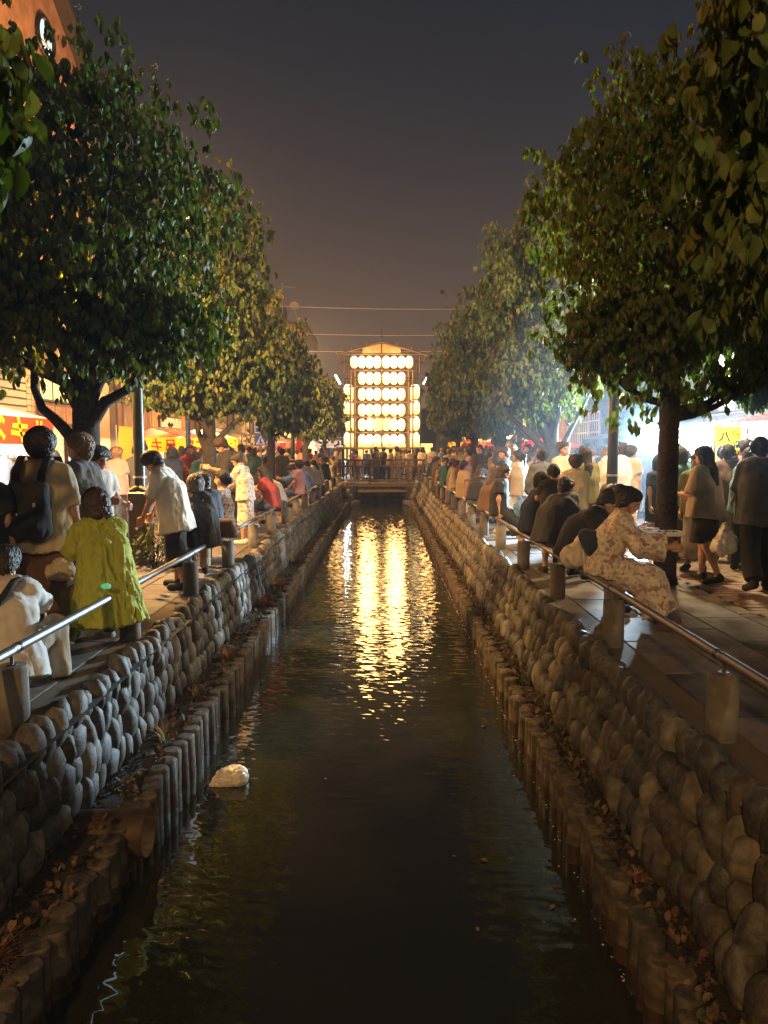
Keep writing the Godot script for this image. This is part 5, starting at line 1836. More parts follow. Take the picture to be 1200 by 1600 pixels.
# ------------------------------------------------------------------ people
func head_arr(cell: float) -> Array:
	var key := "head%.4f" % cell
	if cache.has(key): return cache[key]
	var p := [[V(0, 0.035, -0.028), V(0, 0.038, 0.022), 0.073, 0.068], [V(0, -0.015, 0.02), V(0, -0.078, 0.058), 0.056, 0.026], [V(-0.04, -0.03, 0.028), V(-0.018, -0.08, 0.055), 0.032, 0.018], [V(0.04, -0.03, 0.028), V(0.018, -0.08, 0.055), 0.032, 0.018],
		[V(0, 0.012, 0.086), V(0, -0.026, 0.098), 0.008, 0.012], [V(-0.014, -0.03, 0.086), V(0.014, -0.03, 0.086), 0.008, 0.008], [V(-0.038, 0.026, 0.072), V(0.038, 0.026, 0.072), 0.013, 0.013],
		[V(-0.016, -0.056, 0.082), V(0.016, -0.056, 0.082), 0.007, 0.007], [V(-0.014, -0.066, 0.079), V(0.014, -0.066, 0.079), 0.007, 0.007],
		[V(-0.077, 0.012, -0.012), V(-0.073, -0.028, -0.002), 0.013, 0.008], [V(0.077, 0.012, -0.012), V(0.073, -0.028, -0.002), 0.013, 0.008], [V(0, -0.02, -0.03), V(0, -0.10, -0.035), 0.058, 0.052]]
	cache[key] = net(p, cell, 130.0 if cell < 0.008 else 90.0)
	return cache[key]

func eye_arr() -> Array:
	if not cache.has("eyes"):
		cache.eyes = joined([net([[V(-0.031, 0.004, 0.074), V(-0.026, 0.004, 0.076), 0.0105, 0.0105]], 0.004, 300.0), net([[V(0.031, 0.004, 0.074), V(0.026, 0.004, 0.076), 0.0105, 0.0105]], 0.004, 300.0)])
	return cache.eyes

func hand_arr(curl: float) -> Array:
	# wrist at the origin, fingers towards -y, palm towards +z, thumb on the +x side
	var key := "hand%.2f" % curl
	if cache.has(key): return cache[key]
	var p := [[V(0, 0.005, 0), V(0, -0.03, 0), 0.022, 0.024], [V(-0.024, -0.035, 0), V(-0.026, -0.078, 0.002), 0.014, 0.012], [V(0.0, -0.03, 0), V(0.0, -0.082, 0.0), 0.016, 0.012], [V(0.022, -0.035, 0), V(0.026, -0.08, 0.002), 0.015, 0.012]]
	var len_ := [0.062, 0.075, 0.07, 0.055]
	for f in 4:
		var a := V(0.027 - f * 0.018, -0.084 + (0.004 if f == 3 else 0.0), 0.002)
		var d1 := V((0.5 - f / 3.0) * 0.12, -cos(curl * 0.7), sin(curl * 0.7)).normalized()
		var b: Vector3 = a + d1 * len_[f] * 0.5
		var d2 := V((0.5 - f / 3.0) * 0.05, -cos(curl * 1.8), sin(curl * 1.8)).normalized()
		p.append([a, b, 0.0095, 0.0088])
		p.append([b, b + d2 * len_[f] * 0.5, 0.0088, 0.0072])
	p.append([V(0.018, -0.018, 0.008), V(0.046, -0.05, 0.02), 0.014, 0.0105])
	p.append([V(0.046, -0.05, 0.02), V(0.045, -0.08, 0.03 + 0.012 * curl), 0.0105, 0.008])
	cache[key] = net(p, 0.0045, 320.0)
	return cache[key]

func hair_arr(style: String, cell: float) -> Array:
	var key := "hair%s%.4f" % [style, cell]
	if cache.has(key): return cache[key]
	var p := [[V(0, 0.050, -0.033), V(0, 0.054, 0.016), 0.080, 0.073], [V(0, 0.01, -0.055), V(0, -0.03, -0.05), 0.066, 0.052], [V(0, -0.03, -0.05), V(0, -0.085, -0.048), 0.054, 0.046], [V(-0.074, 0.02, -0.012), V(-0.07, -0.035, -0.022), 0.018, 0.02], [V(0.074, 0.02, -0.012), V(0.07, -0.035, -0.022), 0.018, 0.02], [V(-0.045, 0.068, 0.048), V(0.045, 0.068, 0.048), 0.027, 0.027],
		[V(-0.078, 0.03, 0.0), V(-0.07, 0.0, -0.035), 0.018, 0.026], [V(0.078, 0.03, 0.0), V(0.07, 0.0, -0.035), 0.018, 0.026]]
	match style:
		"bowl":
			p.append_array([[V(-0.03, 0.045, -0.03), V(0.03, 0.045, -0.03), 0.092, 0.092], [V(-0.03, 0.035, 0.01), V(0.03, 0.035, 0.01), 0.07, 0.07], [V(-0.025, -0.01, -0.045), V(0.025, -0.01, -0.045), 0.075, 0.075], [V(0, 0.08, -0.02), V(0, 0.09, -0.02), 0.075, 0.07]])
		"bob":
			p.append_array([[V(-0.07, 0.02, -0.02), V(-0.076, -0.10, -0.015), 0.038, 0.042], [V(0.07, 0.02, -0.02), V(0.076, -0.10, -0.015), 0.038, 0.042], [V(-0.03, 0.0, -0.06), V(-0.035, -0.095, -0.055), 0.06, 0.055], [V(0.03, 0.0, -0.06), V(0.035, -0.095, -0.055), 0.06, 0.055], [V(0, 0.04, -0.03), V(0, 0.05, -0.02), 0.092, 0.09]])
		"long":
			p.append_array([[V(-0.07, 0.02, -0.02), V(-0.072, -0.15, -0.03), 0.03, 0.034], [V(0.07, 0.02, -0.02), V(0.072, -0.15, -0.03), 0.03, 0.034], [V(0, 0.0, -0.06), V(0, -0.22, -0.085), 0.066, 0.062], [V(0, -0.2, -0.085), V(0, -0.36, -0.10), 0.07, 0.05]])
		"bun":
			p.append_array([[V(0, 0.05, -0.125), V(0, 0.06, -0.13), 0.05, 0.05], [V(0, 0.0, -0.06), V(0, -0.05, -0.045), 0.06, 0.035]])
		"lowbun":
			p.append_array([[V(0, -0.035, -0.12), V(0, -0.03, -0.125), 0.045, 0.045]])
		"tail":
			p.append_array([[V(0, 0.04, -0.11), V(0, 0.0, -0.15), 0.03, 0.035], [V(0, 0.0, -0.15), V(0, -0.2, -0.14), 0.035, 0.016]])
		"mop":
			p.append_array([[V(-0.045, 0.06, -0.02), V(0.045, 0.06, -0.02), 0.078, 0.078], [V(-0.05, 0.06, 0.048), V(0.05, 0.06, 0.048), 0.03, 0.03], [V(0, 0.02, -0.06), V(0, -0.04, -0.055), 0.072, 0.058]])
		"cap":
			p.append_array([[V(-0.045, 0.055, 0.09), V(0.045, 0.055, 0.09), 0.012, 0.012], [V(-0.04, 0.045, 0.13), V(0.04, 0.045, 0.13), 0.01, 0.01], [V(-0.045, 0.05, 0.11), V(0.045, 0.05, 0.11), 0.011, 0.011]])
	var a := net(p, cell, 75.0)
	folds(a, 0.009 if style != "cap" else 0.001, V(75, 7, 75))
	cache[key] = a
	return a

func dirv(a: float) -> Vector3: return Vector3(0, cos(a), sin(a))

# Poses: hip, lean (lower back), bend (upper back), nod, turn, twist; arms and legs as [swing, spread, bend, inward].
func bones(P: Dictionary) -> Dictionary:
	var J := {}
	var hip: Vector3 = P.get("hip", V(0, 0.9, 0))
	var lean: float = P.get("lean", 0.04)
	var bend: float = P.get("bend", lean + 0.06)
	var nod: float = P.get("nod", bend)
	var tw := Basis(Vector3.UP, P.get("twist", 0.0))
	var wide: float = P.get("wide", 1.0)
	J.hip = hip
	J.chest = hip + dirv(lean) * 0.26
	J.nb = J.chest + dirv(bend) * 0.235
	J.head = J.nb + dirv((bend + nod) * 0.5) * 0.125 + dirv(nod) * 0.05
	J.hb = Basis(Vector3.UP, P.get("turn", 0.0)) * Basis(Vector3.RIGHT, nod)
	var arms: Array = P.get("arms", [[0.05, 0.1, 0.15, 0.0], [0.05, 0.1, 0.15, 0.0]])
	var legs: Array = P.get("legs", [[0.0, 0.04, 0.0], [0.0, 0.04, 0.0]])
	J.sh = []
	J.el = []
	J.wr = []
	J.hj = []
	J.kn = []
	J.an = []
	J.toe = []
	J.fore = []
	for i in 2:
		var s := -1.0 if i == 0 else 1.0
		var a: Array = arms[i]
		var sh: Vector3 = J.nb + tw * (V(s * 0.165 * wide, 0, 0) - dirv(bend) * 0.035)
		var d1: Vector3 = tw * V(s * sin(a[1]), -cos(a[0]) * cos(a[1]), sin(a[0]) * cos(a[1]))
		var d2: Vector3 = tw * V(s * sin(a[1]) * 0.6 - s * a[3], -cos(a[0] + a[2]), sin(a[0] + a[2])).normalized()
		J.sh.append(sh)
		J.el.append(sh + d1 * 0.27)
		J.wr.append(sh + d1 * 0.27 + d2 * 0.235)
		J.fore.append(d2)
		var l: Array = legs[i]
		var hj := hip + V(s * 0.085, -0.02, 0)
		var t1 := V(s * sin(l[1]), -cos(l[0]) * cos(l[1]), sin(l[0]) * cos(l[1]))
		var t2 := V(s * sin(l[1]) * (l[3] if l.size() > 3 else 0.3), -cos(l[0] - l[2]), sin(l[0] - l[2])).normalized()
		J.hj.append(hj)
		J.kn.append(hj + t1 * 0.42)
		J.an.append(hj + t1 * 0.42 + t2 * 0.405)
		var out := V(s * 0.25, 0, 1).normalized()
		var pitch: float = l[4] if l.size() > 4 else 0.0
		J.toe.append(J.an[i] + V(out.x * 0.14 * cos(pitch), -0.022 - 0.14 * sin(pitch), out.z * 0.14 * cos(pitch)))
	# stand on the ground
	if not P.get("free", false):
		var low := 9.0
		for i in 2:
			low = minf(low, minf(J.toe[i].y - 0.032, J.an[i].y - 0.052))
		var up := V(0, -low, 0)
		if P.has("sit"): up.y = 0.0
		for k in ["hip", "chest", "nb", "head"]: J[k] += up
		for k in ["sh", "el", "wr", "hj", "kn", "an", "toe"]:
			for i in 2: J[k][i] += up
	return J

func body_arr(J: Dictionary, P: Dictionary, cell: float) -> Array:
	var f: float = P.get("fat", 1.0)
	var p := []
	var R := V(0.055, 0, 0)
	p.append([J.hip - V(0.07, 0, 0), J.hip + V(0.07, 0, 0), 0.095 * f, 0.095 * f])
	for s: int in [-1, 1]:
		p.append([J.hip + R * s, J.chest + R * s, 0.085 * f, 0.088 * f])
		p.append([J.chest + R * s, J.nb + R * s - V(0, 0.06, 0), 0.09 * f, 0.08])
	p.append([J.sh[0], J.sh[1], 0.045, 0.045])
	p.append([J.nb - V(0, 0.04, 0), J.head + J.hb * V(0, -0.05, -0.025), 0.056, 0.05])
	for i in 2:
		p.append([J.sh[i], J.el[i], 0.046, 0.036])
		p.append([J.el[i], J.wr[i], 0.037, 0.024])
		p.append([J.hj[i], J.kn[i], 0.082 * f, 0.053])
		p.append([J.kn[i], J.kn[i].lerp(J.an[i], 0.4) - V(0, 0, 0.012), 0.052, 0.05])
		p.append([J.kn[i].lerp(J.an[i], 0.4) - V(0, 0, 0.012), J.an[i], 0.05, 0.032])
		p.append([J.an[i] + V(0, -0.015, -0.03), J.toe[i], 0.033, 0.026])
	var list := [net(p, cell, 60.0)]
	list.append(moved(head_arr(0.0062 if cell < 0.02 else 0.011), Transform3D(J.hb, J.head)))
	for i in 2:
		var y: Vector3 = -J.fore[i]
		var s := -1.0 if i == 0 else 1.0
		var z := V(-s * 0.8, 0, 0.2) if absf(y.x) < 0.75 else V(0, -1, 0)
		if P.get("palms", "") == "up": z = V(0, 1, 0.1)
		z = (z - y * z.dot(y)).normalized()
		var x := y.cross(z)
		# the thumb points forward or up on both hands
		var b := Basis(x, y, z)
		if x.z + x.y * 0.5 < 0.0: b = Basis(-x, y, z)
		list.append(moved(hand_arr(P.get("curl", 0.6)), Transform3D(b, J.wr[i])))
	return joined(list)

func top_arr(J: Dictionary, P: Dictionary, cell: float) -> Array:
	var c: Dictionary = P.get("cut", {})
	var lo: float = c.get("loose", 0.03)
	var fl: float = c.get("flare", 0.01)
	var hem: float = c.get("hem", 0.06)
	var sl: float = c.get("sleeve", 0.62)
	var ws: float = c.get("wide", 0.0)
	var f: float = P.get("fat", 1.0)
	var down: Vector3 = (J.hip - J.chest).normalized()
	if c.has("drop"): down = down.lerp(V(0, -1, c.drop), 0.7).normalized()
	var he: Vector3 = J.hip + down * hem
	var p := []
	for s: int in [-1, 1]:
		var R := V(0.06 * s, 0, 0)
		p.append([J.nb + R - V(0, 0.045, 0), J.chest + R * 1.05, 0.082 * f + lo * 0.6, 0.095 * f + lo])
		p.append([J.chest + R * 1.05, he + R * (1.25 + 4.0 * fl), 0.095 * f + lo, 0.105 * f + lo + fl, true])
	if sl >= 0.0:
		p.append([J.sh[0] * 0.9 + J.sh[1] * 0.1, J.sh[1] * 0.9 + J.sh[0] * 0.1, 0.052 + lo * 0.35, 0.052 + lo * 0.35])
		for i in 2:
			var e: Vector3 = J.sh[i].lerp(J.el[i], minf(sl, 1.0))
			p.append([J.sh[i], e, 0.054 + lo * 0.3, 0.05 + lo * 0.75 + ws * 0.5, sl <= 1.0])
			if sl > 1.0: p.append([J.el[i], J.el[i].lerp(J.wr[i], sl - 1.0), 0.05 + lo * 0.6 + ws * 0.5, 0.036 + lo * 0.8 + ws, true])
		if not c.has("strapless"): p.append([J.nb - V(0, 0.035, 0.005), J.nb + V(0, 0.01, -0.012), 0.062, 0.058])
	var a := net(p, cell, 55.0)
	folds(a, c.get("fold", 0.012), c.get("foldscale", V(9, 3.2, 9)), J.nb * 3.0)
	return a

func bottom_arr(J: Dictionary, P: Dictionary, cell: float) -> Array:
	var c: Dictionary = P.get("legwear", {"kind": "trousers"})
	var lo: float = c.get("loose", 0.022)
	var f: float = P.get("fat", 1.0)
	var p := [[J.hip - V(0.065, 0, 0) + V(0, 0.03, 0), J.hip + V(0.065, 0, 0) + V(0, 0.03, 0), 0.10 * f + lo * 0.5, 0.10 * f + lo * 0.5]]
	var L: float = c.get("len", 1.93)
	if c.kind == "skirt":
		var km: Vector3 = (J.kn[0] + J.kn[1]) * 0.5
		var am: Vector3 = (J.an[0] + J.an[1]) * 0.5
		var fl: float = c.get("flare", 0.05)
		for i in 2:
			var s := -1.0 if i == 0 else 1.0
			var w := V(0.05 * s, 0, 0)
			if L <= 1.0: p.append([J.hip + w, J.hip.lerp(km, L) + w * (1.0 + 6 * fl), 0.10 * f + lo, 0.10 + lo + fl, true])
			else:
				p.append([J.hip + w, km + w, 0.105 * f + lo, 0.085 + lo + fl * 0.5])
				p.append([km + w, km.lerp(am, L - 1.0) + w * (1.0 + 5.0 * fl), 0.085 + lo + fl * 0.5, 0.075 + lo + fl, true])
	else:
		for i in 2:
			if L <= 1.0: p.append([J.hj[i], J.hj[i].lerp(J.kn[i], L), 0.088 * f + lo * 0.8, 0.062 + lo * 1.4, true])
			else:
				p.append([J.hj[i], J.kn[i], 0.088 * f + lo * 0.8, 0.06 + lo])
				p.append([J.kn[i], J.kn[i].lerp(J.an[i], L - 1.0) + V(0, 0, -0.01), 0.06 + lo, 0.045 + lo * 1.3, true])
	var a := net(p, cell, 60.0)
	folds(a, c.get("fold", 0.012), V(9, 4, 9), J.hip * 5.0)
	return a

func shoe_arr(J: Dictionary, i: int, cell: float, slim := false) -> Array:
	var t: float = 0.006 if slim else 0.0
	var h: Vector3 = J.an[i] + V(0, -0.014, -0.032)
	var d: Vector3 = (J.toe[i] - h)
	var p := [[h, J.toe[i] + d * 0.08, 0.043 - t, 0.038 - t], [J.an[i] + V(0, -0.005, -0.008), J.an[i] + V(0, 0.012, -0.01), 0.042 - t, 0.040 - t], [h - V(0, 0.022, 0.008), J.toe[i] + d * 0.13 - V(0, 0.008, 0), 0.026, 0.026]]
	return net(p, cell, 90.0)

func person(label: String, at: Vector3, face: float, P: Dictionary, looks: Dictionary, group := "") -> Node3D:
	# face: direction of sight in degrees; 0 looks towards the camera, 180 away from it, 90 to the right
	var o := thing("person", label, "person", at, deg_to_rad(face), group)
	var s: float = P.get("size", 1.0)
	o.scale = V(s, s, s)
	var cell: float = looks.get("cell", 0.018)
	var J := bones(P)
	mi("body", mesh_of(body_arr(J, P, cell)), looks.get("skin", M.skin), o)
	mi("eyes", mesh_of(moved(eye_arr(), Transform3D(J.hb, J.head))), M.eye, o)
	mi("hair" if looks.hair != "cap" else "cap", mesh_of(moved(hair_arr(looks.hair, 0.0075), Transform3D(J.hb, J.head))), looks.get("haircol", M.hair_black), o)
	mi(looks.get("topname", "shirt"), mesh_of(top_arr(J, P, cell)), looks.top, o)
	mi(looks.get("bottomname", "trousers"), mesh_of(bottom_arr(J, P, cell)), looks.bottom, o)
	for i in 2: mi("shoe", mesh_of(shoe_arr(J, i, 0.009, looks.get("slim", false))), looks.get("shoes", M.c_black), o)
	o.set_meta("joints", 0)
	o.remove_meta("joints")
	cache["J"] = J
	return o

func strap(o: Node3D, called: String, pts: Array, w: float, mat: Material, lift := 0.0):
	# a flat band over a body, given as [position, outward normal]
	var st := start(true)
	var n := pts.size()
	for i in n - 1:
		var q := []
		for k in [i, i + 1]:
			var d: Vector3 = (pts[mini(k + 1, n - 1)][0] - pts[maxi(k - 1, 0)][0]).normalized()
			var nn: Vector3 = pts[k][1].normalized()
			var s := d.cross(nn).normalized() * w * 0.5
			q.append([pts[k][0] - s + nn * lift, pts[k][0] + s + nn * lift, pts[k][0] + s + nn * (lift + 0.008), pts[k][0] - s + nn * (lift + 0.008)])
		for e in 4:
			var f := (e + 1) % 4
			quad(st, q[0][e], q[0][f], q[1][f], q[1][e])
	put(called, st, mat, o)

const SIT := [[1.45, 0.12, 1.35], [1.45, 0.12, 1.35]]

func build_near_people():
	var o: Node3D
	var J: Dictionary
	# ---- left bank
	# man in white squatting at the very front, seen from behind
	o = person("man in a loose white shirt with a dark shoulder strap, sitting low on the pavement", V(-2.62, 0, -4.95), 200.0,
		{"sit": true, "hip": V(0, 0.24, 0), "lean": 0.28, "bend": 0.62, "nod": 0.55, "turn": 0.3, "fat": 1.16, "wide": 1.1, "arms": [[0.9, 0.25, 0.9, 0.3], [0.9, 0.2, 0.8, 0.3]], "legs": [[1.95, 0.6, 2.25, 0.2], [1.9, 0.7, 2.2, 0.2]], "cut": {"loose": 0.055, "flare": 0.055, "hem": 0.17, "sleeve": 0.8, "fold": 0.03, "foldscale": V(6, 3, 6)}},
		{"hair": "mop", "top": M.c_white, "bottom": M.c_beige, "cell": 0.0145, "topname": "white_shirt"})
	J = cache.J
	var bk := func(side: float, t: float, out: float) -> Vector3:
		return J.nb.lerp(J.hip, t) + V(side, 0, 0) - V(0, 0.0, 1).rotated(Vector3.RIGHT, 0.5) * out
	strap(o, "shoulder_strap", [[J.sh[0] + V(0.03, 0.085, 0.02), V(0, 1, 0)], [bk.call(-0.10, 0.05, 0.175), V(0, 0.7, -0.7)], [bk.call(-0.04, 0.28, 0.205), V(0, 0.5, -0.9)], [bk.call(0.05, 0.52, 0.225), V(0, 0.3, -1)], [bk.call(0.15, 0.78, 0.21), V(0.4, 0.1, -1)], [bk.call(0.23, 0.95, 0.14), V(0.9, 0, -0.6)]], 0.045, M.c_black, 0.012)
	# woman in the lime tunic on the rail
	o = person("woman with a brown bob in a lime green gathered tunic, seated on the handrail", V(-2.28, 0, -6.0), 222.0,
		{"sit": true, "hip": V(0, 0.555, 0), "lean": 0.12, "bend": 0.42, "nod": 0.35, "turn": 0.2, "fat": 1.06, "wide": 0.96, "arms": [[0.6, 0.12, 1.1, 0.3], [0.6, 0.14, 1.05, 0.3]], "legs": [[1.3, 0.18, 1.15], [1.25, 0.16, 1.1]], "cut": {"loose": 0.038, "flare": 0.075, "hem": 0.34, "sleeve": 1.0, "drop": -0.1, "fold": 0.034, "foldscale": V(15, 0.5, 15)}},
		{"hair": "bob", "haircol": M.hair_brown, "top": M.c_lime, "bottom": M.c_olive, "topname": "tunic", "cell": 0.0145, "shoes": M.c_white})
	J = cache.J
	var st := start(true)
	tube(st, [J.nb + V(-0.075, 0.005, 0.03), J.nb + V(-0.05, 0.012, -0.06), J.nb + V(0.0, 0.012, -0.085), J.nb + V(0.05, 0.012, -0.06), J.nb + V(0.075, 0.005, 0.03)], [0.012], 8)
	put("collar", st, M.c_black, o)
	st = start(true)
	tube(st, [J.wr[1] - J.fore[1] * 0.03, J.wr[1] - J.fore[1] * 0.005], [0.031], 12)
	put("wristwatch", st, M.dark_metal, o)
	# the glowing stick tied at her back
	var gs := thing("glow_charm", "small glowing green charm hanging against the back of the lime tunic", "charm", V(-2.17, 0.585, -5.70))
	st = start(true)
	for k in 4:
		var a := k * 0.8 + 0.3
		tube(st, [V(-cos(a) * 0.035, -sin(a) * 0.022, 0), V(cos(a) * 0.035, sin(a) * 0.022, 0)], [0.009], 6)
	put("glow_tubes", st, glow(Color(0.1, 0.75, 0.5), 0.16), gs)
	# yellow bag on her lap
	var yb := net([[V(-0.05, 0, 0), V(0.05, 0.01, 0), 0.075, 0.08], [V(0, 0.06, 0), V(0.0, 0.1, 0.01), 0.05, 0.03]], 0.011, 50.0)
	folds(yb, 0.02, V(16, 16, 16))
	tag(mi("lap_bag", mesh_of(yb), M.c_cream), "pale yellow soft bag on the lap of the woman in lime", "bag").position = V(-2.72, 0.62, -6.15)
	# standing man with the backpack
	o = person("tall standing man with bowl-cut dark hair in a pale shirt wearing a black backpack", V(-2.92, 0, -6.3), 176.0,
		{"size": 1.07, "lean": 0.0, "bend": 0.05, "nod": 0.1, "wide": 1.08, "arms": [[0.05, 0.22, 0.2, 0.0], [0.2, 0.15, 0.5, 0.2]], "legs": [[0.02, 0.08, 0.05], [-0.02, 0.08, 0.02]], "cut": {"loose": 0.052, "flare": 0.03, "hem": 0.16, "sleeve": 1.0, "fold": 0.022}, "legwear": {"kind": "trousers", "loose": 0.045}},
		{"hair": "bowl", "top": M.c_cream, "bottom": M.c_brown, "cell": 0.0145})
	J = cache.J
	var bp := thing("backpack", "black backpack on the back of the man with bowl-cut hair", "backpack", V(-2.92, 0, -6.3), deg_to_rad(176.0))
	bp.scale = V(1.07, 1.07, 1.07)
	var bag := net([[V(-0.085, 1.22, -0.20), V(-0.085, 0.93, -0.22), 0.085, 0.10], [V(0.085, 1.22, -0.20), V(0.085, 0.93, -0.22), 0.085, 0.10], [V(-0.08, 0.95, -0.29), V(0.08, 0.95, -0.29), 0.075, 0.075]], 0.014, 60.0)
	folds(bag, 0.014, V(8, 6, 8))
	mi("pack", mesh_of(bag), M.c_black, bp)
	for s: int in [-1, 1]:
		strap(bp, "pack_strap", [[V(s * 0.10, 1.18, -0.20), V(0, 0.3, -1)], [V(s * 0.105, 1.36, -0.165), V(0, 0.4, -1)], [V(s * 0.11, 1.475, -0.07), V(0, 1, -0.3)], [V(s * 0.11, 1.47, 0.05), V(0, 1, 0.4)], [V(s * 0.12, 1.30, 0.135), V(0, 0.2, 1)]], 0.062, M.c_black, 0.012)
	st = start()
	bx(st, V(-0.10, 1.12, -0.298), V(0.022, 0.035, 0.012), 0.003)
	bx(st, V(0.03, 1.05, -0.315), V(0.012, 0.02, 0.012), 0.003)
	put("buckle", st, M.white_metal, bp)
	# dark figure at the left edge
	person("person in black standing at the left edge of the photo", V(-3.25, 0, -5.95), 170.0, {"size": 0.96, "cut": {"loose": 0.05, "hem": 0.2}, "wide": 1.1}, {"hair": "short", "top": M.c_black, "bottom": M.c_black})
	# blond man
	o = person("man with light brown hair in a dark grey top, in profile facing left", V(-2.85, 0, -7.0), 262.0,
		{"size": 1.06, "lean": -0.02, "bend": 0.08, "nod": 0.05, "turn": 0.1, "arms": [[0.1, 0.1, 0.3, 0.0], [0.0, 0.12, 0.25, 0.0]], "cut": {"loose": 0.055, "flare": 0.03, "hem": 0.2, "sleeve": 0.95, "fold": 0.028}},
		{"hair": "mop", "haircol": M.hair_blond, "top": M.c_grey, "bottom": M.c_black})
	person("man in a white tee with dark lettering looking right, behind the man in dark grey", V(-3.12, 0, -8.0), 60.0, {"size": 0.99, "nod": 0.25, "arms": [[0.4, 0.1, 1.2, 0.3], [0.3, 0.1, 1.1, 0.3]]}, {"hair": "mop", "top": M.c_white, "bottom": M.c_black})
	# man leaning forward in the white tee
	o = person("man in an oversized white tee and black shorts, leaning forward to the left", V(-2.48, 0, -8.75), 268.0,
		{"size": 1.0, "lean": 0.20, "bend": 0.42, "nod": 0.85, "arms": [[0.35, 0.08, 0.15, 0.05], [0.32, 0.1, 0.12, 0.05]], "legs": [[0.12, 0.05, 0.18], [-0.1, 0.06, 0.1]], "cut": {"loose": 0.06, "flare": 0.035, "hem": 0.22, "sleeve": 0.95, "fold": 0.025, "drop": -0.1}, "legwear": {"kind": "shorts", "len": 1.45, "loose": 0.06}},
		{"hair": "mop", "top": M.c_white, "bottom": M.c_black, "shoes": M.c_navy, "bottomname": "shorts"})
	J = cache.J
	tag(mi("drink_bottle", mesh_of(net([[V(0, 0, 0), V(0, 0.13, 0), 0.03, 0.032], [V(0, 0.13, 0), V(0, 0.19, 0), 0.03, 0.012]], 0.007, 90.0)), plain(lin(0.25, 0.32, 0.06), 0.2)), "green drink bottle held by the man leaning forward", "bottle").position = V(-2.76, 0.50, -8.62)
	# seated group
	o = person("woman in a black tee with a white bag strap, seated on the handrail", V(-2.30, 0, -9.15), 205.0,
		{"sit": true, "hip": V(0, 0.56, 0), "lean": 0.1, "bend": 0.3, "nod": 0.45, "turn": -0.5, "fat": 1.15, "arms": [[0.5, 0.15, 0.9, 0.2], [0.4, 0.15, 0.9, 0.2]], "legs": SIT, "cut": {"loose": 0.06, "hem": 0.13, "flare": 0.02, "sleeve": 1.0, "fold": 0.022}},
		{"hair": "bob", "haircol": M.hair_brown, "top": M.c_black, "bottom": M.c_beige})
	J = cache.J
	strap(o, "bag_strap", [[J.sh[0] + V(0.06, 0.06, 0.02), V(0, 1, 0)], [J.nb + V(-0.06, -0.03, -0.12), V(0, 0.6, -1)], [J.nb.lerp(J.hip, 0.35) + V(0.04, 0, -0.165), V(0, 0.2, -1)], [J.nb.lerp(J.hip, 0.7) + V(0.13, 0, -0.155), V(0.3, 0.1, -1)], [J.hip + V(0.18, 0.03, -0.08), V(1, 0, -0.5)]], 0.028, M.c_white, 0.008)
	person("man in a navy shirt seated next to the woman with the white bag strap", V(-2.36, 0, -9.85), 215.0, {"sit": true, "hip": V(0, 0.57, 0), "lean": 0.12, "bend": 0.3, "nod": 0.25, "turn": 0.5, "fat": 1.1, "arms": [[0.6, 0.15, 0.8, 0.3], [0.2, 0.2, 0.4, 0.0]], "legs": SIT, "cut": {"loose": 0.045, "hem": 0.14, "sleeve": 1.0}}, {"hair": "short", "top": M.c_navy, "bottom": M.c_black})
	var sb := net([[V(-0.08, 0, 0), V(0.08, 0.01, 0), 0.085, 0.09], [V(-0.06, 0.11, 0), V(0.06, 0.11, 0), 0.06, 0.06]], 0.014, 50.0)
	tag(mi("shoulder_bag", mesh_of(sb), M.c_brown), "brown shoulder bag behind the man in navy on the rail", "bag").position = V(-2.08, 0.58, -9.6)
	person("woman with bare shoulders and a dark floral dress, in profile on the rail", V(-2.36, 0, -10.9), 262.0, {"sit": true, "hip": V(0, 0.55, 0), "lean": 0.0, "bend": 0.08, "nod": 0.02, "fat": 1.0, "arms": [[0.25, 0.08, 0.6, 0.1], [0.2, 0.08, 0.6, 0.1]], "legs": SIT, "cut": {"loose": 0.012, "hem": 0.1, "sleeve": -1.0, "strapless": true}, "legwear": {"kind": "skirt", "len": 1.8, "loose": 0.03, "flare": 0.1, "fold": 0.03}},
		{"hair": "lowbun", "top": M.c_blot, "bottom": M.c_blot, "topname": "dress_bodice", "bottomname": "skirt", "shoes": M.c_beige, "slim": true})
	person("woman in a pale patterned yukata looking down, standing by the rail", V(-2.42, 0, -12.9), 250.0, {"size": 0.95, "lean": 0.08, "bend": 0.3, "nod": 0.6, "arms": [[0.5, 0.15, 1.2, 0.2], [0.5, 0.15, 1.2, 0.2]], "cut": {"loose": 0.03, "hem": 0.1, "sleeve": 1.85, "wide": 0.05}, "legwear": {"kind": "skirt", "len": 1.3, "loose": 0.02, "flare": 0.03}},
		{"hair": "bun", "top": M.c_print, "bottom": M.c_print, "topname": "yukata_top", "bottomname": "yukata_skirt", "shoes": M.c_white})
	var hb := net([[V(-0.06, 0, 0), V(0.06, 0, 0), 0.07, 0.07], [V(0, 0.1, 0), V(0, 0.12, 0), 0.05, 0.03]], 0.014, 50.0)
	tag(mi("hand_bag", mesh_of(hb), M.c_navy), "small navy bag hanging at the yukata wearer's back by the rail", "bag").position = V(-2.14, 0.62, -13.1)
	person("tall man in a black shirt looking down at his phone behind the yukata wearer", V(-2.9, 0, -13.9), 300.0, {"size": 1.12, "lean": 0.03, "bend": 0.2, "nod": 0.7, "arms": [[0.35, 0.1, 1.5, 0.3], [0.35, 0.1, 1.5, 0.3]], "cut": {"loose": 0.05, "hem": 0.14, "sleeve": 1.0}}, {"hair": "mop", "haircol": M.hair_brown, "top": M.c_black, "bottom": M.c_black})
	person("man in an olive tee seen from behind near the far lamp post", V(-3.3, 0, -24.0), 185.0, {"size": 1.0}, {"hair": "short", "top": M.c_olive, "bottom": M.c_grey, "cell": 0.02})
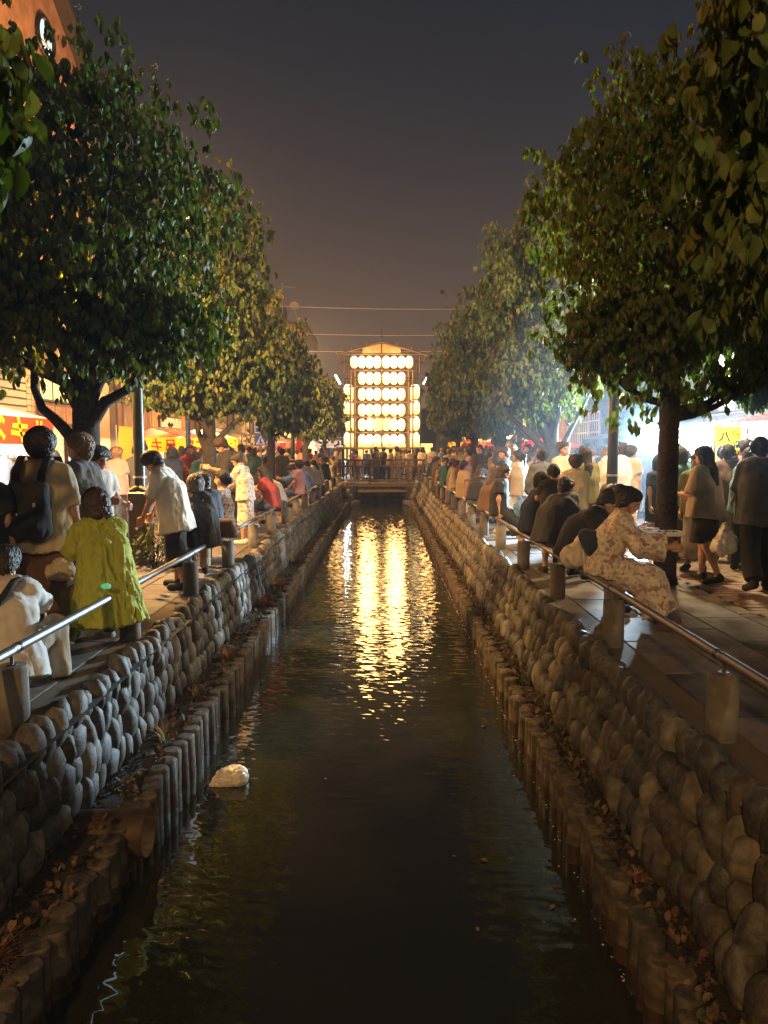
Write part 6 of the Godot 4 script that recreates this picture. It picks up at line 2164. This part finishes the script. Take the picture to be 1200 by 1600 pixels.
	person("old man in a blue vest seated on the far left rail", V(-2.3, 0, -22.0), 250.0, {"sit": true, "hip": V(0, 0.56, 0), "lean": 0.25, "bend": 0.5, "nod": 0.4, "arms": [[0.7, 0.1, 0.3, 0.0], [0.2, 0.15, 0.1, 0.0]], "legs": SIT, "cut": {"loose": 0.03, "hem": 0.08, "sleeve": 0.2}}, {"hair": "short", "haircol": M.c_grey, "top": M.c_blue, "bottom": M.c_grey, "cell": 0.02})
	person("person in a pale shirt and purple cap hunched on the far left rail", V(-2.3, 0, -24.4), 240.0, {"sit": true, "hip": V(0, 0.56, 0), "lean": 0.3, "bend": 0.6, "nod": 0.6, "legs": SIT, "cut": {"loose": 0.05, "hem": 0.1, "sleeve": 0.9}}, {"hair": "cap", "haircol": M.c_navy, "top": M.c_white, "bottom": M.c_black, "cell": 0.02})
	person("person in a white sweatshirt at the bridge end of the left rail", V(-2.32, 0, -26.2), 230.0, {"sit": true, "hip": V(0, 0.56, 0), "lean": 0.25, "bend": 0.5, "nod": 0.6, "legs": SIT, "cut": {"loose": 0.05, "hem": 0.1, "sleeve": 1.6}}, {"hair": "long", "top": M.c_white, "bottom": M.c_black, "cell": 0.02})
	# ---- right bank
	o = person("woman in a pale floral yukata seated on the right handrail, in profile", V(2.06, 0, -6.9), 78.0,
		{"sit": true, "hip": V(0, 0.545, 0), "lean": 0.22, "bend": 0.42, "nod": 0.45, "fat": 1.08, "arms": [[0.75, 0.15, 0.75, 0.15], [0.75, 0.15, 0.75, 0.15]], "legs": [[1.35, 0.12, 1.0], [1.3, 0.1, 0.9]], "cut": {"loose": 0.035, "hem": 0.08, "sleeve": 1.85, "wide": 0.07, "fold": 0.02}, "legwear": {"kind": "skirt", "len": 1.75, "loose": 0.03, "flare": 0.06, "fold": 0.03}},
		{"hair": "bun", "top": M.c_print, "bottom": M.c_print, "topname": "yukata_top", "bottomname": "yukata_skirt", "shoes": M.c_brown, "cell": 0.0145, "slim": true})
	var ob := net([[V(-0.05, 0.79, -0.10), V(0.05, 0.79, -0.10), 0.095, 0.095], [V(-0.04, 0.84, -0.17), V(0.04, 0.84, -0.17), 0.06, 0.06], [V(-0.05, 0.74, -0.05), V(0.05, 0.74, -0.05), 0.12, 0.12]], 0.013, 60.0)
	mi("obi", mesh_of(ob), M.c_navy, o)
	var tr := thing("food_tray", "shallow white food tray held out by the woman in the floral yukata", "tray", V(2.62, 0.86, -6.78), 0.1)
	st = start()
	bx(st, V(0, 0, 0), V(0.24, 0.012, 0.16), 0.003)
	for s: int in [-1, 1]:
		bx(st, V(s * 0.12, 0.018, 0), V(0.012, 0.04, 0.16), 0.003, Basis(V(0, 0, 1), -s * 0.3))
		bx(st, V(0, 0.018, s * 0.08), V(0.24, 0.04, 0.012), 0.003)
	put("dish", st, M.white_canvas, tr)
	st = start(true)
	for k in 6: lathe(st, [Vector2(0, -0.02), Vector2(0.025, 0.0), Vector2(0, 0.02)], V(-0.07 + 0.07 * (k % 3), 0.025, -0.03 + 0.06 * (k / 3)), 8)
	put("food", st, M.c_brown, tr)
	o = person("person in a dark jacket bent over beside the woman in the floral yukata", V(2.0, 0, -7.75), 60.0, {"sit": true, "hip": V(0, 0.555, 0), "lean": 0.35, "bend": 0.7, "nod": 0.7, "fat": 1.2, "wide": 1.1, "arms": [[0.9, 0.2, 0.9, 0.3], [0.9, 0.2, 0.9, 0.3]], "legs": SIT, "cut": {"loose": 0.06, "hem": 0.05, "sleeve": 1.7}}, {"hair": "short", "top": M.c_black, "bottom": M.c_beige})
	var wb := net([[V(-0.08, -0.02, 0), V(0.08, -0.02, 0), 0.12, 0.11], [V(0, 0.1, 0), V(0, 0.14, 0), 0.09, 0.05]], 0.013, 50.0)
	folds(wb, 0.03, V(10, 7, 10))
	tag(mi("shopping_bag", mesh_of(wb), M.plastic), "crumpled white plastic bag hanging on the right rail behind the yukata wearer", "bag").position = V(1.96, 0.60, -7.3)
	# the children and boys behind
	person("boy in a black tee and grey shorts standing with his back turned", V(2.28, 0, -9.9), 178.0, {"size": 0.86, "lean": 0.05, "nod": 0.3, "arms": [[0.5, 0.15, 1.0, 0.2], [0.6, 0.2, 1.2, 0.1]], "legs": [[0.05, 0.08, 0.05], [-0.05, 0.08, 0.0]], "cut": {"loose": 0.045, "hem": 0.1}, "legwear": {"kind": "shorts", "len": 0.98, "loose": 0.045}}, {"hair": "short", "top": M.c_black, "bottom": M.c_grey, "bottomname": "shorts"})
	person("small child in a grey tee and dark shorts beside the boy in black", V(2.62, 0, -10.6), 170.0, {"size": 0.72, "nod": 0.3, "arms": [[0.7, 0.15, 1.2, 0.2], [0.6, 0.2, 1.2, 0.1]], "cut": {"loose": 0.05, "hem": 0.16}, "legwear": {"kind": "shorts", "len": 0.98, "loose": 0.05}}, {"hair": "bob", "top": M.c_grey, "bottom": M.c_black, "bottomname": "shorts"})
	person("boy in a cream shirt with a strap across his back on the right", V(2.95, 0, -11.4), 165.0, {"size": 0.92, "nod": 0.3, "cut": {"loose": 0.05, "hem": 0.12}, "legwear": {"kind": "shorts", "len": 0.98, "loose": 0.05}}, {"hair": "mop", "top": M.c_cream, "bottom": M.c_beige, "bottomname": "shorts"})
	person("man in black leaning forward on the right rail, nearest of the dark seated pair", V(2.06, 0, -9.2), 110.0, {"sit": true, "hip": V(0, 0.555, 0), "lean": 0.2, "bend": 0.5, "nod": 0.4, "turn": 0.3, "fat": 1.15, "arms": [[0.8, 0.15, 0.7, 0.3], [0.7, 0.15, 0.8, 0.3]], "legs": SIT, "cut": {"loose": 0.05, "hem": 0.08}}, {"hair": "short", "top": M.c_black, "bottom": M.c_grey})
	person("man in a dark shirt seated behind the leaning man in black", V(2.05, 0, -10.3), 95.0, {"sit": true, "hip": V(0, 0.555, 0), "lean": 0.1, "bend": 0.35, "nod": 0.3, "fat": 1.1, "arms": [[0.8, 0.15, 0.7, 0.3], [0.7, 0.15, 0.8, 0.3]], "legs": SIT}, {"hair": "mop", "top": M.c_navy, "bottom": M.c_black})
	person("woman in a black dress leaning back on the right rail", V(2.02, 0, -12.9), 70.0, {"sit": true, "hip": V(0, 0.60, 0), "lean": -0.02, "bend": 0.15, "nod": 0.35, "fat": 1.08, "arms": [[0.0, 0.12, 0.05, 0.0], [-0.2, 0.15, 0.05, 0.0]], "legs": [[1.0, 0.1, 0.8], [0.9, 0.1, 0.75]], "cut": {"loose": 0.045, "hem": 0.1, "sleeve": 0.6}, "legwear": {"kind": "skirt", "len": 1.4, "loose": 0.04, "flare": 0.04}}, {"hair": "bob", "top": M.c_black, "bottom": M.c_black, "bottomname": "skirt", "topname": "dress_bodice"})
	var bb := net([[V(0, 0, 0), V(0, 0.06, 0), 0.13, 0.12], [V(0, 0.12, 0), V(0, 0.26, 0), 0.08, 0.02]], 0.014, 50.0)
	folds(bb, 0.03, V(12, 5, 12))
	tag(mi("plastic_bag", mesh_of(bb), M.c_blue), "blue plastic bag held beside the woman in the black dress", "bag").position = V(2.36, 0.56, -12.75)
	# walkers on the right street
	o = person("long-haired woman in a pale loose top and black skirt walking on the right street", V(4.02, 0, -9.2), 215.0, {"size": 1.0, "lean": 0.05, "bend": 0.1, "nod": 0.2, "arms": [[0.1, 0.15, 1.3, 0.3], [0.15, 0.15, 1.4, 0.2]], "legs": [[0.22, 0.04, 0.2], [-0.2, 0.04, 0.25, 0.3, 0.35]], "cut": {"loose": 0.06, "flare": 0.04, "hem": 0.1, "sleeve": 1.0}, "legwear": {"kind": "skirt", "len": 0.95, "loose": 0.02, "flare": 0.03}},
		{"hair": "long", "top": M.c_beige, "bottom": M.c_black, "bottomname": "skirt", "topname": "blouse", "slim": true})
	person("man in dark clothes walking away at the right edge with a plastic bag", V(4.42, 0, -8.7), 172.0, {"size": 1.06, "lean": 0.03, "bend": 0.08, "nod": 0.2, "fat": 1.06, "arms": [[0.1, 0.12, 0.2, 0.0], [0.2, 0.1, 0.8, 0.1]], "legs": [[0.05, 0.06, 0.05], [-0.22, 0.06, 0.3, 0.3, 0.4]], "cut": {"loose": 0.06, "hem": 0.18, "sleeve": 1.0}, "legwear": {"kind": "trousers", "loose": 0.04}}, {"hair": "short", "top": M.c_grey, "bottom": M.c_black})
	var pb := net([[V(-0.04, 0, 0), V(0.04, 0.02, 0), 0.12, 0.12], [V(0, 0.13, 0), V(0, 0.26, 0), 0.09, 0.02]], 0.014, 50.0)
	folds(pb, 0.03, V(10, 5, 10))
	tag(mi("plastic_bag", mesh_of(pb), M.plastic), "white plastic bag carried by the man in dark clothes at the right edge", "bag").position = V(4.06, 0.50, -8.75)
	person("man in a light grey shirt and dark shorts standing before the floodlight", V(3.95, 0, -12.6), 180.0, {"size": 1.06, "fat": 1.08, "cut": {"loose": 0.055, "hem": 0.12, "sleeve": 1.0}, "legwear": {"kind": "shorts", "len": 0.95, "loose": 0.05}}, {"hair": "short", "top": M.c_white, "bottom": M.c_black, "bottomname": "shorts"})
	person("woman with long dark hair in a dull green top near the right lamp post", V(3.25, 0, -11.9), 195.0, {"size": 1.0, "cut": {"loose": 0.05, "hem": 0.12, "sleeve": 0.9}}, {"hair": "long", "top": M.c_olive, "bottom": M.c_denim})
	person("young woman in a black top and shorts facing the camera behind the right tree", V(4.22, 0, -11.4), 20.0, {"size": 0.92, "arms": [[0.05, 0.1, 0.1, 0.0], [0.1, 0.1, 1.3, 0.4]], "cut": {"loose": 0.03, "hem": 0.06}, "legwear": {"kind": "shorts", "len": 0.7, "loose": 0.04}}, {"hair": "bob", "top": M.c_black, "bottom": M.c_black, "bottomname": "shorts", "slim": true})
	person("woman in a black sleeveless top facing the camera, walking past the floodlight", V(4.55, 0, -11.7), 345.0, {"size": 0.98, "turn": 0.3, "arms": [[0.1, 0.12, 1.4, 0.4], [0.05, 0.12, 0.3, 0.0]], "legs": [[0.2, 0.04, 0.15], [-0.15, 0.04, 0.2, 0.3, 0.3]], "cut": {"loose": 0.025, "hem": 0.06, "sleeve": 0.25}}, {"hair": "long", "top": M.c_black, "bottom": M.c_denim})
	person("man in a striped brown shirt below the yellow banner, seen from behind", V(5.05, 0, -10.9), 150.0, {"size": 1.02, "cut": {"loose": 0.05, "hem": 0.12}}, {"hair": "short", "top": M.c_brown, "bottom": M.c_grey})

# ------------------------------------------------------------------ the crowd
func crowd_mesh(P: Dictionary, hair: String) -> ArrayMesh:
	var J := bones(P)
	var am := ArrayMesh.new()
	surface_of(am, body_arr(J, P, 0.026))
	surface_of(am, moved(hair_arr(hair, 0.013), Transform3D(J.hb, J.head)))
	surface_of(am, top_arr(J, P, 0.026))
	surface_of(am, bottom_arr(J, P, 0.026))
	surface_of(am, joined([shoe_arr(J, 0, 0.016), shoe_arr(J, 1, 0.016)]))
	return am

func build_crowd():
	var sk := {"kind": "skirt", "len": 0.9, "flare": 0.05}
	var ls := {"kind": "skirt", "len": 1.7, "flare": 0.06}
	var so := {"kind": "shorts", "len": 0.95, "loose": 0.045}
	var tee := {"loose": 0.045, "hem": 0.11}
	var yk := {"loose": 0.03, "hem": 0.1, "sleeve": 1.85, "wide": 0.05}
	var phone := [[0.4, 0.1, 1.6, 0.3], [0.4, 0.1, 1.6, 0.3]]
	var V0 := [  # pose, hair, words on bottom, words on hair
		[{"cut": tee}, "short", "trousers", "short-haired person"], [{"cut": tee, "arms": phone, "nod": 0.5}, "mop", "trousers", "phone-gazing person"],
		[{"cut": tee, "legwear": so, "legs": [[0.3, 0.04, 0.1], [-0.3, 0.04, 0.3, 0.3, 0.4]], "arms": [[0.35, 0.1, 0.3, 0.0], [-0.3, 0.1, 0.2, 0.0]]}, "short", "shorts", "walking person"],
		[{"cut": {"loose": 0.03, "hem": 0.06}, "legwear": sk, "arms": [[0.1, 0.12, 1.2, 0.3], [0.05, 0.1, 0.2, 0.0]]}, "long", "skirt", "long-haired person"],
		[{"cut": yk, "legwear": {"kind": "skirt", "len": 1.8, "flare": 0.02}, "arms": [[0.3, 0.12, 1.2, 0.2], [0.1, 0.12, 0.4, 0.1]]}, "bun", "robe", "person with bun"],
		[{"cut": tee, "legwear": so, "turn": 0.6, "arms": [[0.6, 0.15, 1.7, 0.2], [0.05, 0.12, 0.2, 0.0]]}, "cap", "shorts", "person in cap"],
		[{"cut": {"loose": 0.04, "hem": 0.09}, "legwear": ls, "turn": -0.5}, "bob", "long skirt", "bob-haired person"],
		[{"cut": tee, "legs": [[-0.25, 0.04, 0.25, 0.3, 0.4], [0.28, 0.04, 0.1]], "arms": [[-0.3, 0.1, 0.2, 0.0], [0.4, 0.1, 0.4, 0.1]]}, "tail", "trousers", "ponytailed walker"]]
	var seated := [[{"sit": true, "hip": V(0, 0.56, 0), "lean": 0.15, "bend": 0.4, "nod": 0.5, "arms": [[0.6, 0.15, 1.2, 0.3], [0.6, 0.15, 1.2, 0.3]], "legs": SIT, "cut": tee}, "short", "trousers", "bent-over short-haired person"],
		[{"sit": true, "hip": V(0, 0.56, 0), "lean": 0.2, "bend": 0.45, "nod": 0.3, "arms": [[0.7, 0.15, 0.8, 0.3], [0.3, 0.2, 0.4, 0.0]], "legs": SIT, "cut": tee, "legwear": so}, "long", "shorts", "long-haired person"],
		[{"sit": true, "hip": V(0, 0.57, 0), "lean": -0.05, "bend": 0.05, "nod": 0.0, "turn": -0.9, "twist": -0.3, "arms": [[-0.35, 0.25, 0.1, 0.0], [0.3, 0.2, 0.5, 0.1]], "legs": [[1.3, 0.2, 0.9], [1.45, 0.15, 1.5]], "cut": tee}, "mop", "trousers", "leaning-back person"],
		[{"sit": true, "hip": V(0, 0.56, 0), "lean": 0.35, "bend": 0.75, "nod": 0.9, "twist": 0.3, "arms": [[0.8, 0.2, 1.0, 0.4], [0.9, 0.2, 0.9, 0.4]], "legs": SIT, "cut": {"loose": 0.05, "hem": 0.05, "sleeve": 1.7}, "legwear": so}, "tail", "shorts", "slumped ponytailed person"],
		[{"sit": true, "hip": V(0, 0.56, 0), "lean": 0.02, "bend": 0.15, "nod": 0.2, "turn": 0.6, "legs": SIT, "cut": yk, "legwear": ls}, "bun", "long skirt", "upright person with bun"]]
	var meshes := []
	for v in V0: meshes.append(crowd_mesh(v[0], v[1]))
	var smesh := []
	for v in seated: smesh.append(crowd_mesh(v[0], v[1]))
	var tops := [["white", M.c_white], ["black", M.c_black], ["grey", M.c_grey], ["cream", M.c_cream], ["navy", M.c_navy], ["red", M.c_red], ["olive", M.c_olive], ["pale blue", M.c_blue], ["pink", M.c_pink], ["patterned", M.c_print], ["teal", M.c_teal], ["brown", M.c_brown], ["beige", M.c_beige]]
	var bots := [["black", M.c_black], ["blue", M.c_denim], ["beige", M.c_beige], ["grey", M.c_grey], ["white", M.c_white], ["navy", M.c_navy], ["brown", M.c_brown]]
	var hairs := [M.hair_black, M.hair_black, M.hair_black, M.hair_brown, M.hair_blond]
	var r := RandomNumberGenerator.new()
	r.seed = 2024
	var spots := []
	# [count, x from, x to, z from, z to, where]
	var zones := [[10, 4.2, 6.2, -9.8, -13.6, "on near right street"], [24, 2.35, 3.25, -12.5, -30.0, "on the right pavement under trees"], [26, -4.3, -6.0, -13.5, -24.0, "near the red striped left stall"], [40, -3.6, -5.9, -24.0, -37.0, "in the far left street crowd"],
		[26, 4.3, 8.4, -12.4, -19.0, "on right street near the floodlight"], [36, 3.9, 7.6, -19.0, -27.0, "on right street before the red tent"], [44, 2.9, 5.6, -27.0, -37.0, "in the far right street crowd"],
		[9, -3.4, 3.2, -37.2, -38.2, "on the bridge in front of the tower legs"], [46, -6.5, 6.5, -42.5, -53.0, "in the crowd behind the tower"], [8, -6.2, -8.4, -11.0, -16.0, "by the bright left-edge stall"], [14, 5.8, 8.6, -9.0, -12.5, "by right-edge patterned stalls"]]
	for z in zones:
		var seen := {}
		var placed := []
		var tries := 0
		while placed.size() < z[0] and tries < 4000:
			tries += 1
			var p := V(lerpf(z[1], z[2], r.randf()), 0, lerpf(z[3], z[4], r.randf()))
			var ok := true
			for q in placed:
				if p.distance_to(q) < 0.52: ok = false
			if p.distance_to(V(5.95, 0, -16.6)) < 0.8 or (p.x > 4.0 and absf(p.x / -p.z - 0.3584) < 0.022 and p.z > -17.0) or p.distance_to(V(3.45, 0, -28.5)) < 0.4 or p.distance_to(V(3.45, 0, -35.0)) < 0.4 or p.distance_to(V(-3.5, 0, -33.0)) < 0.4 or p.distance_to(V(5.7, 0, -12.3)) < 0.7: ok = false
			# leave the stalls themselves clear
			for s in [[-8.7, -6.3, -10.5, -13.8], [-8.4, -6.4, -23.4, -27.4], [-8.3, -6.3, -28.4, -31.2], [-8.7, -6.5, -32.8, -36.7], [6.3, 8.9, -10.4, -16.9], [6.1, 8.6, -19.3, -22.8], [5.1, 7.6, -26.8, -31.2], [4.9, 7.2, -34.3, -38.2], [4.4, 7.1, -46.3, -50.2], [-4.5, -2.0, -47.3, -51.7]]:
				if p.x > s[0] and p.x < s[1] and p.z < s[2] and p.z > s[3]: ok = false
			if not ok: continue
			for t in 40:
				var k := r.randi() % V0.size()
				var a: Array = tops[r.randi() % tops.size()]
				var b: Array = bots[r.randi() % bots.size()]
				if k == 4: b = a
				var key := "%s%s%s" % [k, a[0], b[0]]
				if seen.has(key): continue
				seen[key] = true
				var label := "%s, %s top, %s %s, %s" % [V0[k][3], a[0], b[0], V0[k][2], z[5]]
				var face := r.randf() * 360.0
				if r.randf() < 0.6: face = 180.0 + r.randf_range(-60, 60)
				crowd_one(meshes[k], p, face, a[1], b[1], hairs[r.randi() % 5], label, r.randf_range(0.92, 1.07))
				break
			placed.append(p)
	# people sitting along the rails
	for side: int in [-1, 1]:
		var seen := {}
		var zs := [-15.0, -15.8, -19.6, -20.6, -28.5, -29.4, -31.5, -32.3] if side < 0 else [-14.2, -16.0, -16.6, -18.4, -20.9, -21.5, -24.2, -27.9, -28.5, -32.0]
		for z in zs:
			for t in 40:
				var k := r.randi() % 5
				var a: Array = tops[r.randi() % tops.size()] if side < 0 or r.randf() < 0.35 else tops[[1, 1, 2, 4, 11][r.randi() % 5]]
				var b: Array = bots[r.randi() % bots.size()]
				var key := "%s%s%s" % [k, a[0], b[0]]
				if seen.has(key): continue
				seen[key] = true
				crowd_one(smesh[k], V(-2.26 if side < 0 else 2.0, 0, z), (265.0 if side < 0 else 95.0) + r.randf_range(-55, 55), a[1], b[1], hairs[r.randi() % 4], "%s, %s top, %s %s, on the %s handrail" % [seated[k][3], a[0], b[0], seated[k][2], "left" if side < 0 else "right"], 1.0)
				break

func crowd_one(mesh: Mesh, at: Vector3, face: float, top: Material, bottom: Material, hair: Material, label: String, size: float):
	var o := MeshInstance3D.new()
	o.mesh = mesh
	o.name = numbered("person")
	add_child(o)
	o.position = at
	o.rotation.y = deg_to_rad(face)
	o.scale = V(size, size, size)
	o.set_surface_override_material(0, M.skin if int(at.x * 100) % 2 else M.skin_b)
	o.set_surface_override_material(1, hair)
	o.set_surface_override_material(2, top)
	o.set_surface_override_material(3, bottom)
	o.set_surface_override_material(4, M.c_white if int(at.z * 100) % 3 == 0 else M.c_black)
	tag(o, label, "person", "people in the festival crowd")
